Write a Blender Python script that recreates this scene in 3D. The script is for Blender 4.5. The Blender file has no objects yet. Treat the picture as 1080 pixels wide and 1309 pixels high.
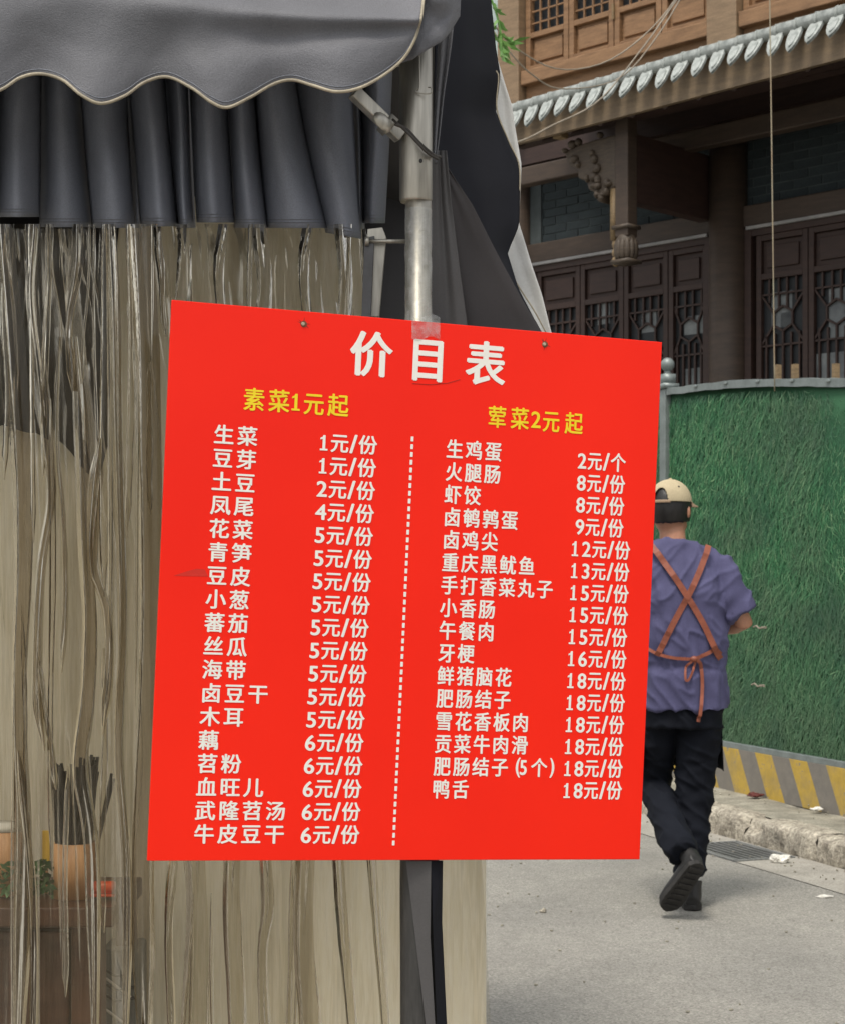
import bpy, bmesh, math, random
import numpy as np
from mathutils import Vector, Matrix, noise
from mathutils.bvhtree import BVHTree
random.seed(7); rng = np.random.default_rng(7)
S = bpy.context.scene; COL = S.collection
# ---------------------------------------------------------------- camera, sky, sun
FP, HZ, EYE = 2200.0, 740.0, 1.34           # focal length and horizon in photo pixels, eye height
cd = bpy.data.cameras.new('camera'); cam = bpy.data.objects.new('camera', cd); COL.objects.link(cam)
cam.location = (0, 0, EYE); cam.rotation_euler = (math.pi/2, 0, 0)
cd.sensor_fit = 'HORIZONTAL'; cd.sensor_width = 36; cd.lens = FP/1080*36
cd.shift_y = (HZ-654.5)/1080; cd.clip_end = 2000; cd.clip_start = .05
cd.dof.use_dof = True; cd.dof.focus_distance = 2.35; cd.dof.aperture_fstop = 32
S.camera = cam
W = bpy.data.worlds.new('World'); S.world = W; W.use_nodes = True
wn = W.node_tree; bg = wn.nodes['Background']
sky = wn.nodes.new('ShaderNodeTexSky'); sky.sky_type = 'NISHITA'; sky.sun_disc = False
SUN_EL, SUN_AZ = math.radians(64), math.radians(205)      # azimuth clockwise from +Y
sky.sun_elevation = SUN_EL; sky.sun_rotation = SUN_AZ; sky.dust_density = 4; sky.air_density = 1.2
hs = wn.nodes.new('ShaderNodeHueSaturation'); hs.inputs['Saturation'].default_value = .08
wn.links.new(sky.outputs[0], hs.inputs['Color']); wn.links.new(hs.outputs[0], bg.inputs[0])
bg.inputs[1].default_value = .13
sd = bpy.data.lights.new('sun', 'SUN'); sd.energy = 1.4; sd.angle = math.radians(12); sd.color = (1, .92, .80)
sun = bpy.data.objects.new('sun', sd); COL.objects.link(sun)
tos = Vector((math.sin(SUN_AZ)*math.cos(SUN_EL), math.cos(SUN_AZ)*math.cos(SUN_EL), math.sin(SUN_EL)))
sun.rotation_euler = tos.to_track_quat('Z', 'Y').to_euler()
S.view_settings.view_transform = 'Standard'; S.view_settings.look = 'None'
S.view_settings.exposure = 0.5; S.view_settings.gamma = 1; S.view_settings.use_curve_mapping = False
S.cycles.max_bounces = 10; S.cycles.transparent_max_bounces = 16

# ---------------------------------------------------------------- helpers
def lin(r, g=None, b=None):
    f = lambda c: (c/255/12.92) if c/255 <= .04045 else ((c/255+.055)/1.055)**2.4
    return (f(r), f(g), f(b))
def U(px, py, Y):                                         # a photo pixel at distance Y
    return Vector(((px-540)/FP*Y, Y, EYE-(py-HZ)/FP*Y))
def N(nt, t, **kw):
    n = nt.nodes.new('ShaderNode'+t)
    for k, v in kw.items():
        if k in n.inputs: n.inputs[k].default_value = v
        else: setattr(n, k, v)
    return n
def math_(nt, op, a, b=None, c=None):
    n = nt.nodes.new('ShaderNodeMath'); n.operation = op
    for i, v in enumerate((a, b, c)):
        if v is None: continue
        if isinstance(v, (int, float)): n.inputs[i].default_value = v
        else: nt.links.new(v, n.inputs[i])
    return n.outputs[0]
def ramp(nt, fac, stops):
    r = nt.nodes.new('ShaderNodeValToRGB'); e = r.color_ramp.elements
    while len(e) < len(stops): e.new(.5)
    for el, (p, c) in zip(e, stops):
        el.position = p; el.color = (*c, 1) if len(c) == 3 else c
    nt.links.new(fac, r.inputs[0]); return r.outputs[0]
def mixc(nt, fac, a, b, mode='MIX'):
    n = nt.nodes.new('ShaderNodeMix'); n.data_type = 'RGBA'; n.blend_type = mode
    for s, v in ((0, fac), (6, a), (7, b)):
        if isinstance(v, (int, float)): n.inputs[s].default_value = v
        elif isinstance(v, tuple): n.inputs[s].default_value = (*v, 1)
        else: nt.links.new(v, n.inputs[s])
    return n.outputs[2]
def coords(nt, scale=(1, 1, 1), kind='Object'):
    t = nt.nodes.new('ShaderNodeTexCoord'); m = nt.nodes.new('ShaderNodeMapping')
    m.inputs['Scale'].default_value = scale; nt.links.new(t.outputs[kind], m.inputs[0]); return m.outputs[0]
def ntex(nt, vec, scale, detail=6, rough=.6, dist=0):
    n = nt.nodes.new('ShaderNodeTexNoise'); n.inputs['Scale'].default_value = scale
    n.inputs['Detail'].default_value = detail; n.inputs['Roughness'].default_value = rough
    n.inputs['Distortion'].default_value = dist; nt.links.new(vec, n.inputs['Vector']); return n.outputs['Fac']
def bump(nt, h, bsdf, strength=.3, dist=.01):
    b = nt.nodes.new('ShaderNodeBump'); b.inputs['Strength'].default_value = strength; b.inputs['Distance'].default_value = dist
    nt.links.new(h, b.inputs['Height']); nt.links.new(b.outputs[0], bsdf.inputs['Normal']); return b
def mat(name, c1, c2=None, scale=8, rough=.7, aniso=(1, 1, 1), fine=120, fineamt=.15, bmp=.2, bdist=.003, metal=0, spec=.5, lo=.3, hi=.7, sheen=0, coat=0):
    m = bpy.data.materials.new(name); m.use_nodes = True; nt = m.node_tree; b = nt.nodes['Principled BSDF']
    c2 = c2 or tuple(x*.6 for x in c1)
    v = coords(nt, aniso); n1 = ntex(nt, v, scale); n2 = ntex(nt, v, fine, 3)
    col = ramp(nt, n1, [(lo, c1), (hi, c2)])
    col = mixc(nt, fineamt, col, ramp(nt, n2, [(.3, (.25, .25, .25)), (.7, (.9, .9, .9))]), 'OVERLAY')
    nt.links.new(col, b.inputs['Base Color'])
    b.inputs['Roughness'].default_value = rough; b.inputs['Metallic'].default_value = metal
    b.inputs['Specular IOR Level'].default_value = spec; b.inputs['Sheen Weight'].default_value = sheen; b.inputs['Coat Weight'].default_value = coat
    if bmp: bump(nt, math_(nt, 'ADD', n1, math_(nt, 'MULTIPLY', n2, .5)), b, bmp, bdist)
    return m
def link(name, me, m=None, parent=None, smooth=False):
    o = bpy.data.objects.new(name, me); COL.objects.link(o)
    if m is not None and not me.materials: me.materials.append(m)
    if smooth: me.polygons.foreach_set('use_smooth', [True]*len(me.polygons))
    if parent is not None:
        o.parent = parent; o.matrix_parent_inverse = Matrix.Translation(parent.location).inverted() if parent.type == 'EMPTY' and parent.parent is None and parent.get('rel') is None else Matrix()
    return o
def tag(o, label=None, cat=None, group=None, kind=None):
    for k, v in (('label', label), ('category', cat), ('group', group), ('kind', kind)):
        if v: o[k] = v
    return o
def thing(name, label, cat, loc=(0, 0, 0), group=None):
    o = bpy.data.objects.new(name, None); COL.objects.link(o); o.location = loc; o.empty_display_size = .1
    return tag(o, label, cat, group)
class MB:                                                 # collects geometry in world coordinates
    def __init__(s): s.v = []; s.f = []
    def add(s, vs, fs):
        n = len(s.v); s.v += [tuple(v) for v in vs]; s.f += [tuple(i+n for i in f) for f in fs]; return s
    def box(s, c, d, R=None):
        c = Vector(c); x, y, z = [k/2 for k in d]; vs = []
        for k in (-1, 1):
            for i, j in ((-1, -1), (1, -1), (1, 1), (-1, 1)):
                p = Vector((i*x, j*y, k*z)); vs.append(c+(R @ p if R else p))
        return s.add(vs, [(3, 2, 1, 0), (4, 5, 6, 7), (0, 1, 5, 4), (1, 2, 6, 5), (2, 3, 7, 6), (3, 0, 4, 7)])
    def prism(s, pts, off):                               # polygon (3-D points) extruded by a vector
        n = len(pts); off = Vector(off); vs = [Vector(p) for p in pts]; vs += [p+off for p in vs]
        return s.add(vs, [tuple(range(n)), tuple(range(2*n-1, n-1, -1))]+[(i, i+n, (i+1) % n+n, (i+1) % n) for i in range(n)])
    def tube(s, pts, r, seg=10, cap=True, flat=1.0, up=None):
        pts = [Vector(p) for p in pts]; rs = r if isinstance(r, (list, tuple)) else [r]*len(pts); vs = []; n = None
        for i, p in enumerate(pts):
            t = (pts[min(i+1, len(pts)-1)]-pts[max(i-1, 0)]).normalized()
            if n is None:
                n = Vector(up) if up else (Vector((0, 0, 1)) if abs(t.z) < .9 else Vector((0, 1, 0)))
            n = (n-t*n.dot(t)).normalized(); b = t.cross(n)
            ra = rs[i]; ra, rb = ra if isinstance(ra, tuple) else (ra, ra*flat)
            vs += [p+n*math.cos(a)*ra+b*math.sin(a)*rb for a in [2*math.pi*k/seg for k in range(seg)]]
        fs = [(i*seg+k, i*seg+(k+1) % seg, (i+1)*seg+(k+1) % seg, (i+1)*seg+k) for i in range(len(pts)-1) for k in range(seg)]
        if cap: fs += [tuple(reversed(range(seg))), tuple(range((len(pts)-1)*seg, len(pts)*seg))]
        return s.add(vs, fs)
    def sphere(s, c, r, seg=16, rings=10, M=None):
        r = r if isinstance(r, tuple) else (r, r, r); vs = []; c = Vector(c)
        for i in range(1, rings):
            a = math.pi*i/rings
            for k in range(seg):
                b = 2*math.pi*k/seg; p = Vector((r[0]*math.sin(a)*math.cos(b), r[1]*math.sin(a)*math.sin(b), r[2]*math.cos(a)))
                vs.append(c+(M @ p if M else p))
        t = Vector((0, 0, r[2])); vs += [c+(M @ t if M else t), c-(M @ t if M else t)]; q = len(vs)
        fs = [(i*seg+k, (i+1)*seg+k, (i+1)*seg+(k+1) % seg, i*seg+(k+1) % seg) for i in range(rings-2) for k in range(seg)]
        fs += [(q-2, k, (k+1) % seg) for k in range(seg)]+[(q-1, (rings-2)*seg+(k+1) % seg, (rings-2)*seg+k) for k in range(seg)]
        return s.add(vs, fs)
    def grid(s, fn, nu, nv):
        vs = [fn(i/(nu-1), j/(nv-1)) for j in range(nv) for i in range(nu)]
        return s.add(vs, [(j*nu+i, j*nu+i+1, (j+1)*nu+i+1, (j+1)*nu+i) for j in range(nv-1) for i in range(nu-1)])
    def mesh(s, name):
        me = bpy.data.meshes.new(name); me.from_pydata(s.v, [], s.f); me.update(); return me
    def build(s, name, m, parent=None, smooth=False, bevel=0, solid=0):
        o = link(name, s.mesh(name), m, parent, smooth)
        if solid:
            d = o.modifiers.new('solid', 'SOLIDIFY'); d.thickness = solid; d.offset = 0
        if bevel:
            d = o.modifiers.new('bevel', 'BEVEL'); d.width = bevel; d.segments = 2; d.limit_method = 'ANGLE'
        return o
def lerp(a, b, t): return a+(b-a)*t
def interp(x, pts):                                       # piecewise-linear y(x)
    return float(np.interp(x, [p[0] for p in pts], [p[1] for p in pts]))
def curve_pts(pts, n):                                    # Catmull-Rom through points
    P = [Vector(p) for p in pts]; P = [P[0]*2-P[1]]+P+[P[-1]*2-P[-2]]; out = []
    m = len(P)-3
    for k in range(n):
        t = k/(n-1)*m; i = min(int(t), m-1); t -= i; a, b, c, d = P[i:i+4]
        out.append(.5*((2*b)+(c-a)*t+(2*a-5*b+4*c-d)*t*t+(3*b-a-3*c+d)*t*t*t))
    return out

# ---------------------------------------------------------------- materials
M_asph = bpy.data.materials.new('asphalt'); M_asph.use_nodes = True; nt = M_asph.node_tree; b = nt.nodes['Principled BSDF']
v = coords(nt); g1 = ntex(nt, v, 95, 4, .8); g2 = ntex(nt, v, 1.3, 5, .6, .6); g3 = ntex(nt, v, 14, 5, .7)
vo = nt.nodes.new('ShaderNodeTexVoronoi'); vo.inputs['Scale'].default_value = 150; nt.links.new(v, vo.inputs['Vector'])
c = ramp(nt, g1, [(.33, (.12, .115, .105)), (.5, (.27, .26, .238)), (.68, (.46, .445, .41))])
c = mixc(nt, .55, c, ramp(nt, vo.outputs['Color'], [(.1, (.15, .145, .13)), (.9, (.42, .405, .37))]), 'MIX')
c = mixc(nt, .5, c, ramp(nt, g2, [(.3, (.36, .36, .35)), (.7, (.62, .61, .585))]), 'OVERLAY')
c = mixc(nt, .3, c, ramp(nt, g3, [(.35, (.38, .38, .38)), (.65, (.6, .6, .6))]), 'OVERLAY')
g4 = ntex(nt, v, .7, 7, .65, 1.0); c = mixc(nt, ramp(nt, g4, [(.50, (0, 0, 0)), (.68, (.35, .35, .35))]), c, (.15, .145, .135))
vc = nt.nodes.new('ShaderNodeTexVoronoi'); vc.feature = 'DISTANCE_TO_EDGE'; vc.inputs['Scale'].default_value = .55
wv = nt.nodes.new('ShaderNodeVectorMath'); wv.operation = 'ADD'; nz = nt.nodes.new('ShaderNodeTexNoise'); nz.inputs['Scale'].default_value = 3; nz.inputs['Detail'].default_value = 6
nt.links.new(v, nz.inputs['Vector']); nt.links.new(v, wv.inputs[0]); nt.links.new(nz.outputs['Color'], wv.inputs[1]); nt.links.new(wv.outputs[0], vc.inputs['Vector'])
c = mixc(nt, ramp(nt, vc.outputs['Distance'], [(.0, (.16, .16, .16)), (.004, (0, 0, 0))]), c, (.09, .085, .075))
nt.links.new(c, b.inputs['Base Color']); b.inputs['Roughness'].default_value = .9; bump(nt, math_(nt, 'ADD', g1, vo.outputs['Distance']), b, .6, .004)
M_conc = mat('kerb_concrete', (.46, .42, .34), (.20, .175, .14), 16, .95, fine=70, fineamt=.75, bmp=1, bdist=.014)
M_pave = mat('pavement_concrete', (.34, .32, .26), (.15, .14, .11), 7, .95, fine=90, fineamt=.5, bmp=.6, bdist=.006)
M_gut = mat('gutter_concrete', (.36, .34, .30), (.25, .235, .205), 4, .95, fine=110, fineamt=.5, bmp=.5, bdist=.004)
M_earth = mat('bare_ground', (.22, .2, .17), (.13, .12, .1), 1, .95)
M_canvas = mat('grey_canvas', (.128, .130, .145), (.092, .094, .104), 7, .6, fine=500, fineamt=.2, bmp=.35, bdist=.006, sheen=.1, spec=.4)
M_header = mat('header_fabric', (.21, .225, .268), (.16, .172, .205), 6, .5, fine=500, fineamt=.2, bmp=.35, bdist=.005)
M_black = mat('black_liner', (.009, .010, .015), (.006, .006, .009), 3, .75, fine=300, fineamt=.1, bmp=.1, bdist=.001, spec=.2)
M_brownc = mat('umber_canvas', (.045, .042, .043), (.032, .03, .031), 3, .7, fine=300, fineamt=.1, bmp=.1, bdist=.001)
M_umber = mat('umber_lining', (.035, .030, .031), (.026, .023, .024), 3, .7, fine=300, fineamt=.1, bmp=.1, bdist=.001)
M_white = mat('pale_liner', (.62, .62, .60), (.50, .50, .48), 6, .5, fine=300, fineamt=.1, bmp=.1, bdist=.001)
M_piping = mat('cream_piping', (.42, .37, .27), (.22, .19, .14), 30, .6, fine=200)
M_galv = mat('galvanised_steel', (.50, .48, .43), (.28, .265, .23), 16, .42, aniso=(1, 1, .12), fine=60, fineamt=.55, bmp=.25, bdist=.001, metal=.8)
M_darkst = mat('dark_steel', (.09, .09, .095), (.05, .05, .05), 10, .45, metal=.4)
M_wrap = mat('weathered_pole_sleeve', (.050, .048, .045), (.026, .025, .024), 7, .42, aniso=(1, 1, .2), fine=200, fineamt=.4)
M_cream = mat('beige_reflection', (.84, .77, .60), (.76, .69, .53), 1.2, .6, aniso=(2.2, 2.2, .35), fine=60, fineamt=.15, bmp=.25, bdist=.01)
M_tdark = mat('dark_table', (.10, .045, .024), (.05, .022, .013), 8, .45, aniso=(1, 1, 5), fine=120)
M_bamboo = mat('bamboo', (.60, .34, .16), (.40, .21, .095), 10, .5, aniso=(6, 6, .5))
M_stick = mat('black_chopsticks', (.022, .02, .022), (.012, .012, .012), 20, .4)
M_orange = mat('orange_plastic', (.75, .09, .015), (.6, .06, .01), 10, .35, bmp=0)
M_yellowp = mat('yellow_card', (.75, .5, .06), (.6, .38, .04), 10, .6)
M_greenp = mat('green_leaf_veg', (.07, .16, .05), (.03, .08, .03), 30, .6)
M_paper = mat('white_paper', (.78, .76, .70), (.6, .58, .52), 30, .8)
M_grey = mat('grey_plastic', (.2, .22, .21), (.12, .13, .13), 5, .4)
def wood(name, a, b_, sc=5, rough=.6): return mat(name, a, b_, sc, rough, aniso=(1, 1, 6), fine=70, fineamt=.35, bmp=.25, bdist=.004)
M_wup = wood('honey_timber', (.29, .165, .082), (.17, .093, .045))
M_wpost = wood('weathered_timber', (.27, .185, .11), (.18, .122, .072))
M_wfas = wood('fascia_timber', (.20, .145, .088), (.13, .095, .06))
M_wbeam = wood('dark_beam_timber', (.066, .044, .030), (.040, .027, .019))
M_wdoor = wood('oxblood_timber', (.044, .022, .016), (.026, .013, .010))
M_carve = wood('carved_timber', (.085, .063, .042), (.04, .028, .02), 14)
M_carve2 = wood('gilded_carving', (.26, .18, .09), (.14, .095, .05), 14)
M_brick = mat('blue_grey_brick', (.030, .042, .046), (.018, .026, .030), 3, .9, fine=60, fineamt=.4)
M_mort = mat('mortar', (.075, .090, .092), (.04, .05, .052), 6, .95)
M_tile = mat('pale_glazed_tile', (.47, .50, .48), (.16, .18, .17), 16, .4, fine=60, fineamt=.35, bmp=.3)
M_glass = bpy.data.materials.new('dusty_glass'); M_glass.use_nodes = True
g = M_glass.node_tree.nodes['Principled BSDF']; g.inputs['Base Color'].default_value = (.03, .033, .036, 1); g.inputs['Roughness'].default_value = .35; g.inputs['Specular IOR Level'].default_value = .2
M_curt = mat('pale_window_paper', (.24, .26, .26), (.10, .11, .12), 6, .7)
M_strip = mat('pale_strip', (.35, .34, .33), (.2, .2, .2), 6, .5)
M_fpost = mat('galvanised_fence', (.24, .275, .27), (.16, .185, .18), 10, .45, metal=.3)
M_plate = mat('grey_hoarding_plate', (.20, .205, .20), (.14, .145, .14), 5, .6, fine=90, fineamt=.4)
M_wire = mat('pale_wire', (.45, .42, .38), (.3, .28, .25), 10, .6)
M_wire2 = mat('weathered_cable', (.33, .29, .23), (.2, .17, .13), 10, .6)
M_cord = mat('cord_fibre', (.30, .30, .22), (.30, .19, .11), 3, .6)
M_wdark = mat('dark_wire', (.04, .035, .03), (.03, .025, .02), 10, .6)
M_rust = mat('rust', (.20, .08, .03), (.08, .035, .02), 300, .8)

M_pale_canvas = mat('faded_canvas', (.072, .068, .068), (.055, .053, .053), 4, .6, fine=400, fineamt=.12, bmp=.1, bdist=.001)
M_strap_c = mat('tan_webbing', (.36, .25, .16), (.28, .19, .12), 30, .6)
M_plastic = bpy.data.materials.new('clear_plastic_film'); M_plastic.use_nodes = True; nt = M_plastic.node_tree; nt.nodes.clear()
o_ = N(nt, 'OutputMaterial'); tr = N(nt, 'BsdfTransparent'); gl = N(nt, 'BsdfGlossy', Roughness=.13); df = N(nt, 'BsdfDiffuse'); tl_ = N(nt, 'BsdfTranslucent')
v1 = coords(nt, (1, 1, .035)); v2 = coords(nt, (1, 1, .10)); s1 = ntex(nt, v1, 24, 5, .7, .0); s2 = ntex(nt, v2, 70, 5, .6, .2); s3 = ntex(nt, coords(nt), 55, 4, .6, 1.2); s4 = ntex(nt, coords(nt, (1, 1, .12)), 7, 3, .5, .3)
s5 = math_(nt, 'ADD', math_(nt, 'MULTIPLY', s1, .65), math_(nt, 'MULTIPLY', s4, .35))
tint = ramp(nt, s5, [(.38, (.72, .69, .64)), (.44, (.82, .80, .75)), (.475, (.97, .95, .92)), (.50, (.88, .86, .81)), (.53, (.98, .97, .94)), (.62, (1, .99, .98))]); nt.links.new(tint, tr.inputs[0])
df.inputs[0].default_value = (.40, .35, .26, 1); tl_.inputs[0].default_value = (.42, .37, .27, 1); gl.inputs[0].default_value = (.88, .85, .78, 1)
milk = N(nt, 'MixShader'); milk.inputs[0].default_value = .45; nt.links.new(df.outputs[0], milk.inputs[1]); nt.links.new(tl_.outputs[0], milk.inputs[2])
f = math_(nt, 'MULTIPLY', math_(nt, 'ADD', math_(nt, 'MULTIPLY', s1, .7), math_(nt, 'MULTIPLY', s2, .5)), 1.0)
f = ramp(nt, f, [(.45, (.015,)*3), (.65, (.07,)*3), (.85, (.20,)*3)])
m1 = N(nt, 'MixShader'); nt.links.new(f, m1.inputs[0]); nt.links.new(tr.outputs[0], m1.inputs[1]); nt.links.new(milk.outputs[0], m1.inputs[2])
fr = N(nt, 'Fresnel', IOR=1.45); ff = math_(nt, 'ADD', math_(nt, 'MULTIPLY', fr.outputs[0], .55), .0); ff.node.use_clamp = True
m2 = N(nt, 'MixShader'); nt.links.new(ff, m2.inputs[0]); nt.links.new(m1.outputs[0], m2.inputs[1]); nt.links.new(gl.outputs[0], m2.inputs[2]); nt.links.new(m2.outputs[0], o_.inputs[0])
b1 = bump(nt, math_(nt, 'ADD', s2, math_(nt, 'MULTIPLY', s3, .25)), gl, .18, .004); nt.links.new(b1.outputs[0], fr.inputs['Normal'])

M_fold = M_plastic.copy(); M_fold.name = 'layered_plastic_film'; nt = M_fold.node_tree
for n_ in nt.nodes:
    if n_.type == 'BSDF_TRANSPARENT':
        lk = n_.inputs[0].links[0]; src = lk.from_socket; nt.links.remove(lk); nt.links.new(mixc(nt, 1.0, src, (.58, .53, .46), 'MULTIPLY'), n_.inputs[0])
    if n_.type == 'BSDF_GLOSSY': n_.inputs['Roughness'].default_value = .05
    if n_.type == 'MATH' and n_.operation == 'MULTIPLY' and abs(n_.inputs[1].default_value-.55) < .001: n_.inputs[1].default_value = 1.0
def film(name, tint_, milk_):
    m_ = M_fold.copy(); m_.name = name; nt = m_.node_tree
    for n_ in nt.nodes:
        if n_.type == 'MIX' and n_.blend_type == 'MULTIPLY' and n_.data_type == 'RGBA': n_.inputs[7].default_value = (*tint_, 1)
        if n_.type == 'VALTORGB' and abs(n_.color_ramp.elements[0].position-.45) < .001:
            for e_, v_ in zip(n_.color_ramp.elements, milk_): e_.color = (v_, v_, v_, 1)
    return m_
M_fold2 = film('double_plastic_film', (.86, .84, .79), (.04, .07, .14)); M_foldm = film('highlight_plastic_film', (.98, .98, .97), (.14, .22, .40))  # the last one has its milky highlight in the colour
# ---------------------------------------------------------------- setting: ground, road, pavement
FD = Vector((.346, -.938, 0)); FN = Vector((.938, .346, 0)); FR = Matrix((( .346, .938, 0), (-.938, .346, 0), (0, 0, 1)))   # local x along the fence, y away from the road
def Fp(t, c, z=0): return FD*t+FN*c+Vector((0, 0, z))
def Ft(px, c): k = (px-540)/FP; Y = c/(.938*k+.346); return Vector((k*Y, Y, 0)).dot(FD), Y
def quad(name, pts, m, kind='structure'):
    return tag(MB().add(pts, [tuple(range(len(pts)))]).build(name, m), kind=kind)
quad('ground', [(-300, -300, -.02), (300, -300, -.02), (300, 300, -.02), (-300, 300, -.02)], M_earth)
quad('road', [Fp(-60, -30, 0), Fp(30, -30, 0), Fp(30, 4.20, 0), Fp(-60, 4.20, 0)], M_asph)
quad('gutter', [Fp(-60, 4.20, .003), Fp(30, 4.20, .003), Fp(30, 4.56, .003), Fp(-60, 4.56, .003)], M_gut)
m = MB(); m.grid(lambda u, v: Fp(-22+26*u, 4.70+.62*v, .122+.012*noise.noise(Vector((u*60, v*3, 0)))), 260, 10)
tag(m.build('pavement', M_pave, smooth=True), kind='structure')
kerb = bpy.data.objects.new('kerb', MB().add([Fp(-60, 4.66, .06), Fp(30, 4.66, .06), Fp(30, 4.70, .06), Fp(-60, 4.70, .06)], [(0, 1, 2, 3)]).mesh('kerb')); COL.objects.link(kerb)
kerb.data.materials.append(M_conc); tag(kerb, kind='structure')
def rough_block(t0, t1, seed, chips=.02):
    m = MB(); nu = max(6, int((t1-t0)/.012)); prof = [(4.555, 0), (4.552, .035), (4.553, .075), (4.555, .105), (4.562, .125), (4.58, .135), (4.62, .137), (4.66, .135), (4.71, .132), (4.735, .126)]
    def f(u, v):
        i = v*(len(prof)-1); a = prof[int(i)]; t = lerp(t0, t1, u)
        e = min(u, 1-u)*(t1-t0); er = max(0, .03-e)*.5
        n1 = noise.noise(Vector((t*9, a[0]*20, a[1]*22+seed))); n2 = noise.noise(Vector((t*40, a[0]*60, a[1]*60+seed)))
        big = max(0, noise.noise(Vector((t*4.2+seed*.0, a[1]*7, 3.3)))-.08)*.16 if a[1] > .04 else 0
        return Fp(t, a[0]+n1*.016+n2*.012+er+big*1.3, a[1]-er*.6-big*.7*(a[1] > .09)+n2*.006+n1*.005*(a[1] > .1))
    m.grid(f, nu, len(prof)); return m
ts = [-16.0]; edges = [Ft(948, 4.56)[0], Ft(1042, 4.56)[0]]
t = edges[0]
while t > -17: t -= .78; edges.insert(0, t)
while edges[-1] < 0: edges.append(edges[-1]+.75)
for i in range(len(edges)-1):
    link('kerb_stone', rough_block(edges[i]+.0015, edges[i+1]-.0015, i*3.1).mesh('kerb_stone'), M_conc, kerb, True)

# ---------------------------------------------------------------- drain grate
gt, gy = Ft(934, 4.33); gc = Fp(gt, 4.36, .006)
dr = thing('drain_grate', 'dark slotted drain grate set in the gutter by the broken kerb', 'drain grate', gc)
m = MB()
for a, bb, w, h in ((0, .155, .52, .02), (0, -.155, .52, .02), (.26, 0, .02, .33), (-.26, 0, .02, .33)): m.box(gc+FR @ Vector((a, bb, .0)), (w, h, .008), FR)
m.build('frame', M_plate, dr)
m = MB(); m.box(gc+Vector((0, 0, -.001)), (.5, .3, .003), FR); m.build('pit', M_stick, dr)
bar = None
for k in range(8):
    p = gc+FR @ Vector((0, -.132+k*.0377, .002))
    if bar is None:
        bar = MB().box((0, 0, 0), (.5, .010, .003), FR).mesh('bar')
    o = link('bar', bar, M_plate, dr); o.location = p

# ---------------------------------------------------------------- litter
def crumple(name, px, py, size, m, label, cat, z=0, seed=1, group=None):
    Y = (EYE-z)*FP/(py-HZ); c = U(px, py, Y); mb = MB(); mb.sphere(c+Vector((0, 0, size[2]*.8)), (size[0], size[1], size[2]), 14, 9)
    vs = []
    for v in mb.v:
        d = Vector(v)-c; n = noise.noise(Vector(v)*40+Vector((seed, 0, 0))); n2 = noise.noise(Vector(v)*110+Vector((seed, 5, 0)))
        vs.append(tuple(c+d*(1+n*.55+n2*.35)))
    mb.v = vs; return tag(mb.build(name, m), label, cat, group)
crumple('crumpled_tissue', 995, 1104, (.05, .03, .022), M_paper, 'crumpled white tissue lying in the gutter below the chipped kerb', 'tissue')
crumple('paper_scrap', 1052, 1148, (.03, .015, .006), M_paper, 'small flat white paper scrap on the road at the right', 'litter', seed=4)
crumple('pebble', 694, 1167, (.013, .012, .007), M_conc, 'small pale pebble alone on the asphalt below the price board', 'pebble', seed=2)
crumple('litter_wad', 966, 1019, (.045, .03, .012), mat('dark_red_plastic', (.14, .02, .015), (.06, .02, .015), 60), 'dark red crushed wrapper on the pavement against the striped plate', 'wrapper', z=.135, seed=9)
crumple('litter_scrap', 1043, 1036, (.03, .03, .009), M_paper, 'pale scrap of rubbish on the pavement at the foot of the striped plate', 'litter', z=.135, seed=11)
m = MB()
for k in range(420):
    t = random.uniform(-12, -5.5); c_ = random.choice((4.4, 4.95))+random.gauss(0, .10); z = .008 if c_ < 4.56 else .142
    if k > 260: c_ = random.uniform(1.0, 4.1); z = .003; t = random.uniform(-9, -2.5)
    if 4.54 < c_ < 4.74: continue
    m.sphere(Fp(t, c_, z), (random.uniform(.003, .009), random.uniform(.003, .009), .004), 5, 4)
tag(m.build('debris', M_pave), kind='stuff')

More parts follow.
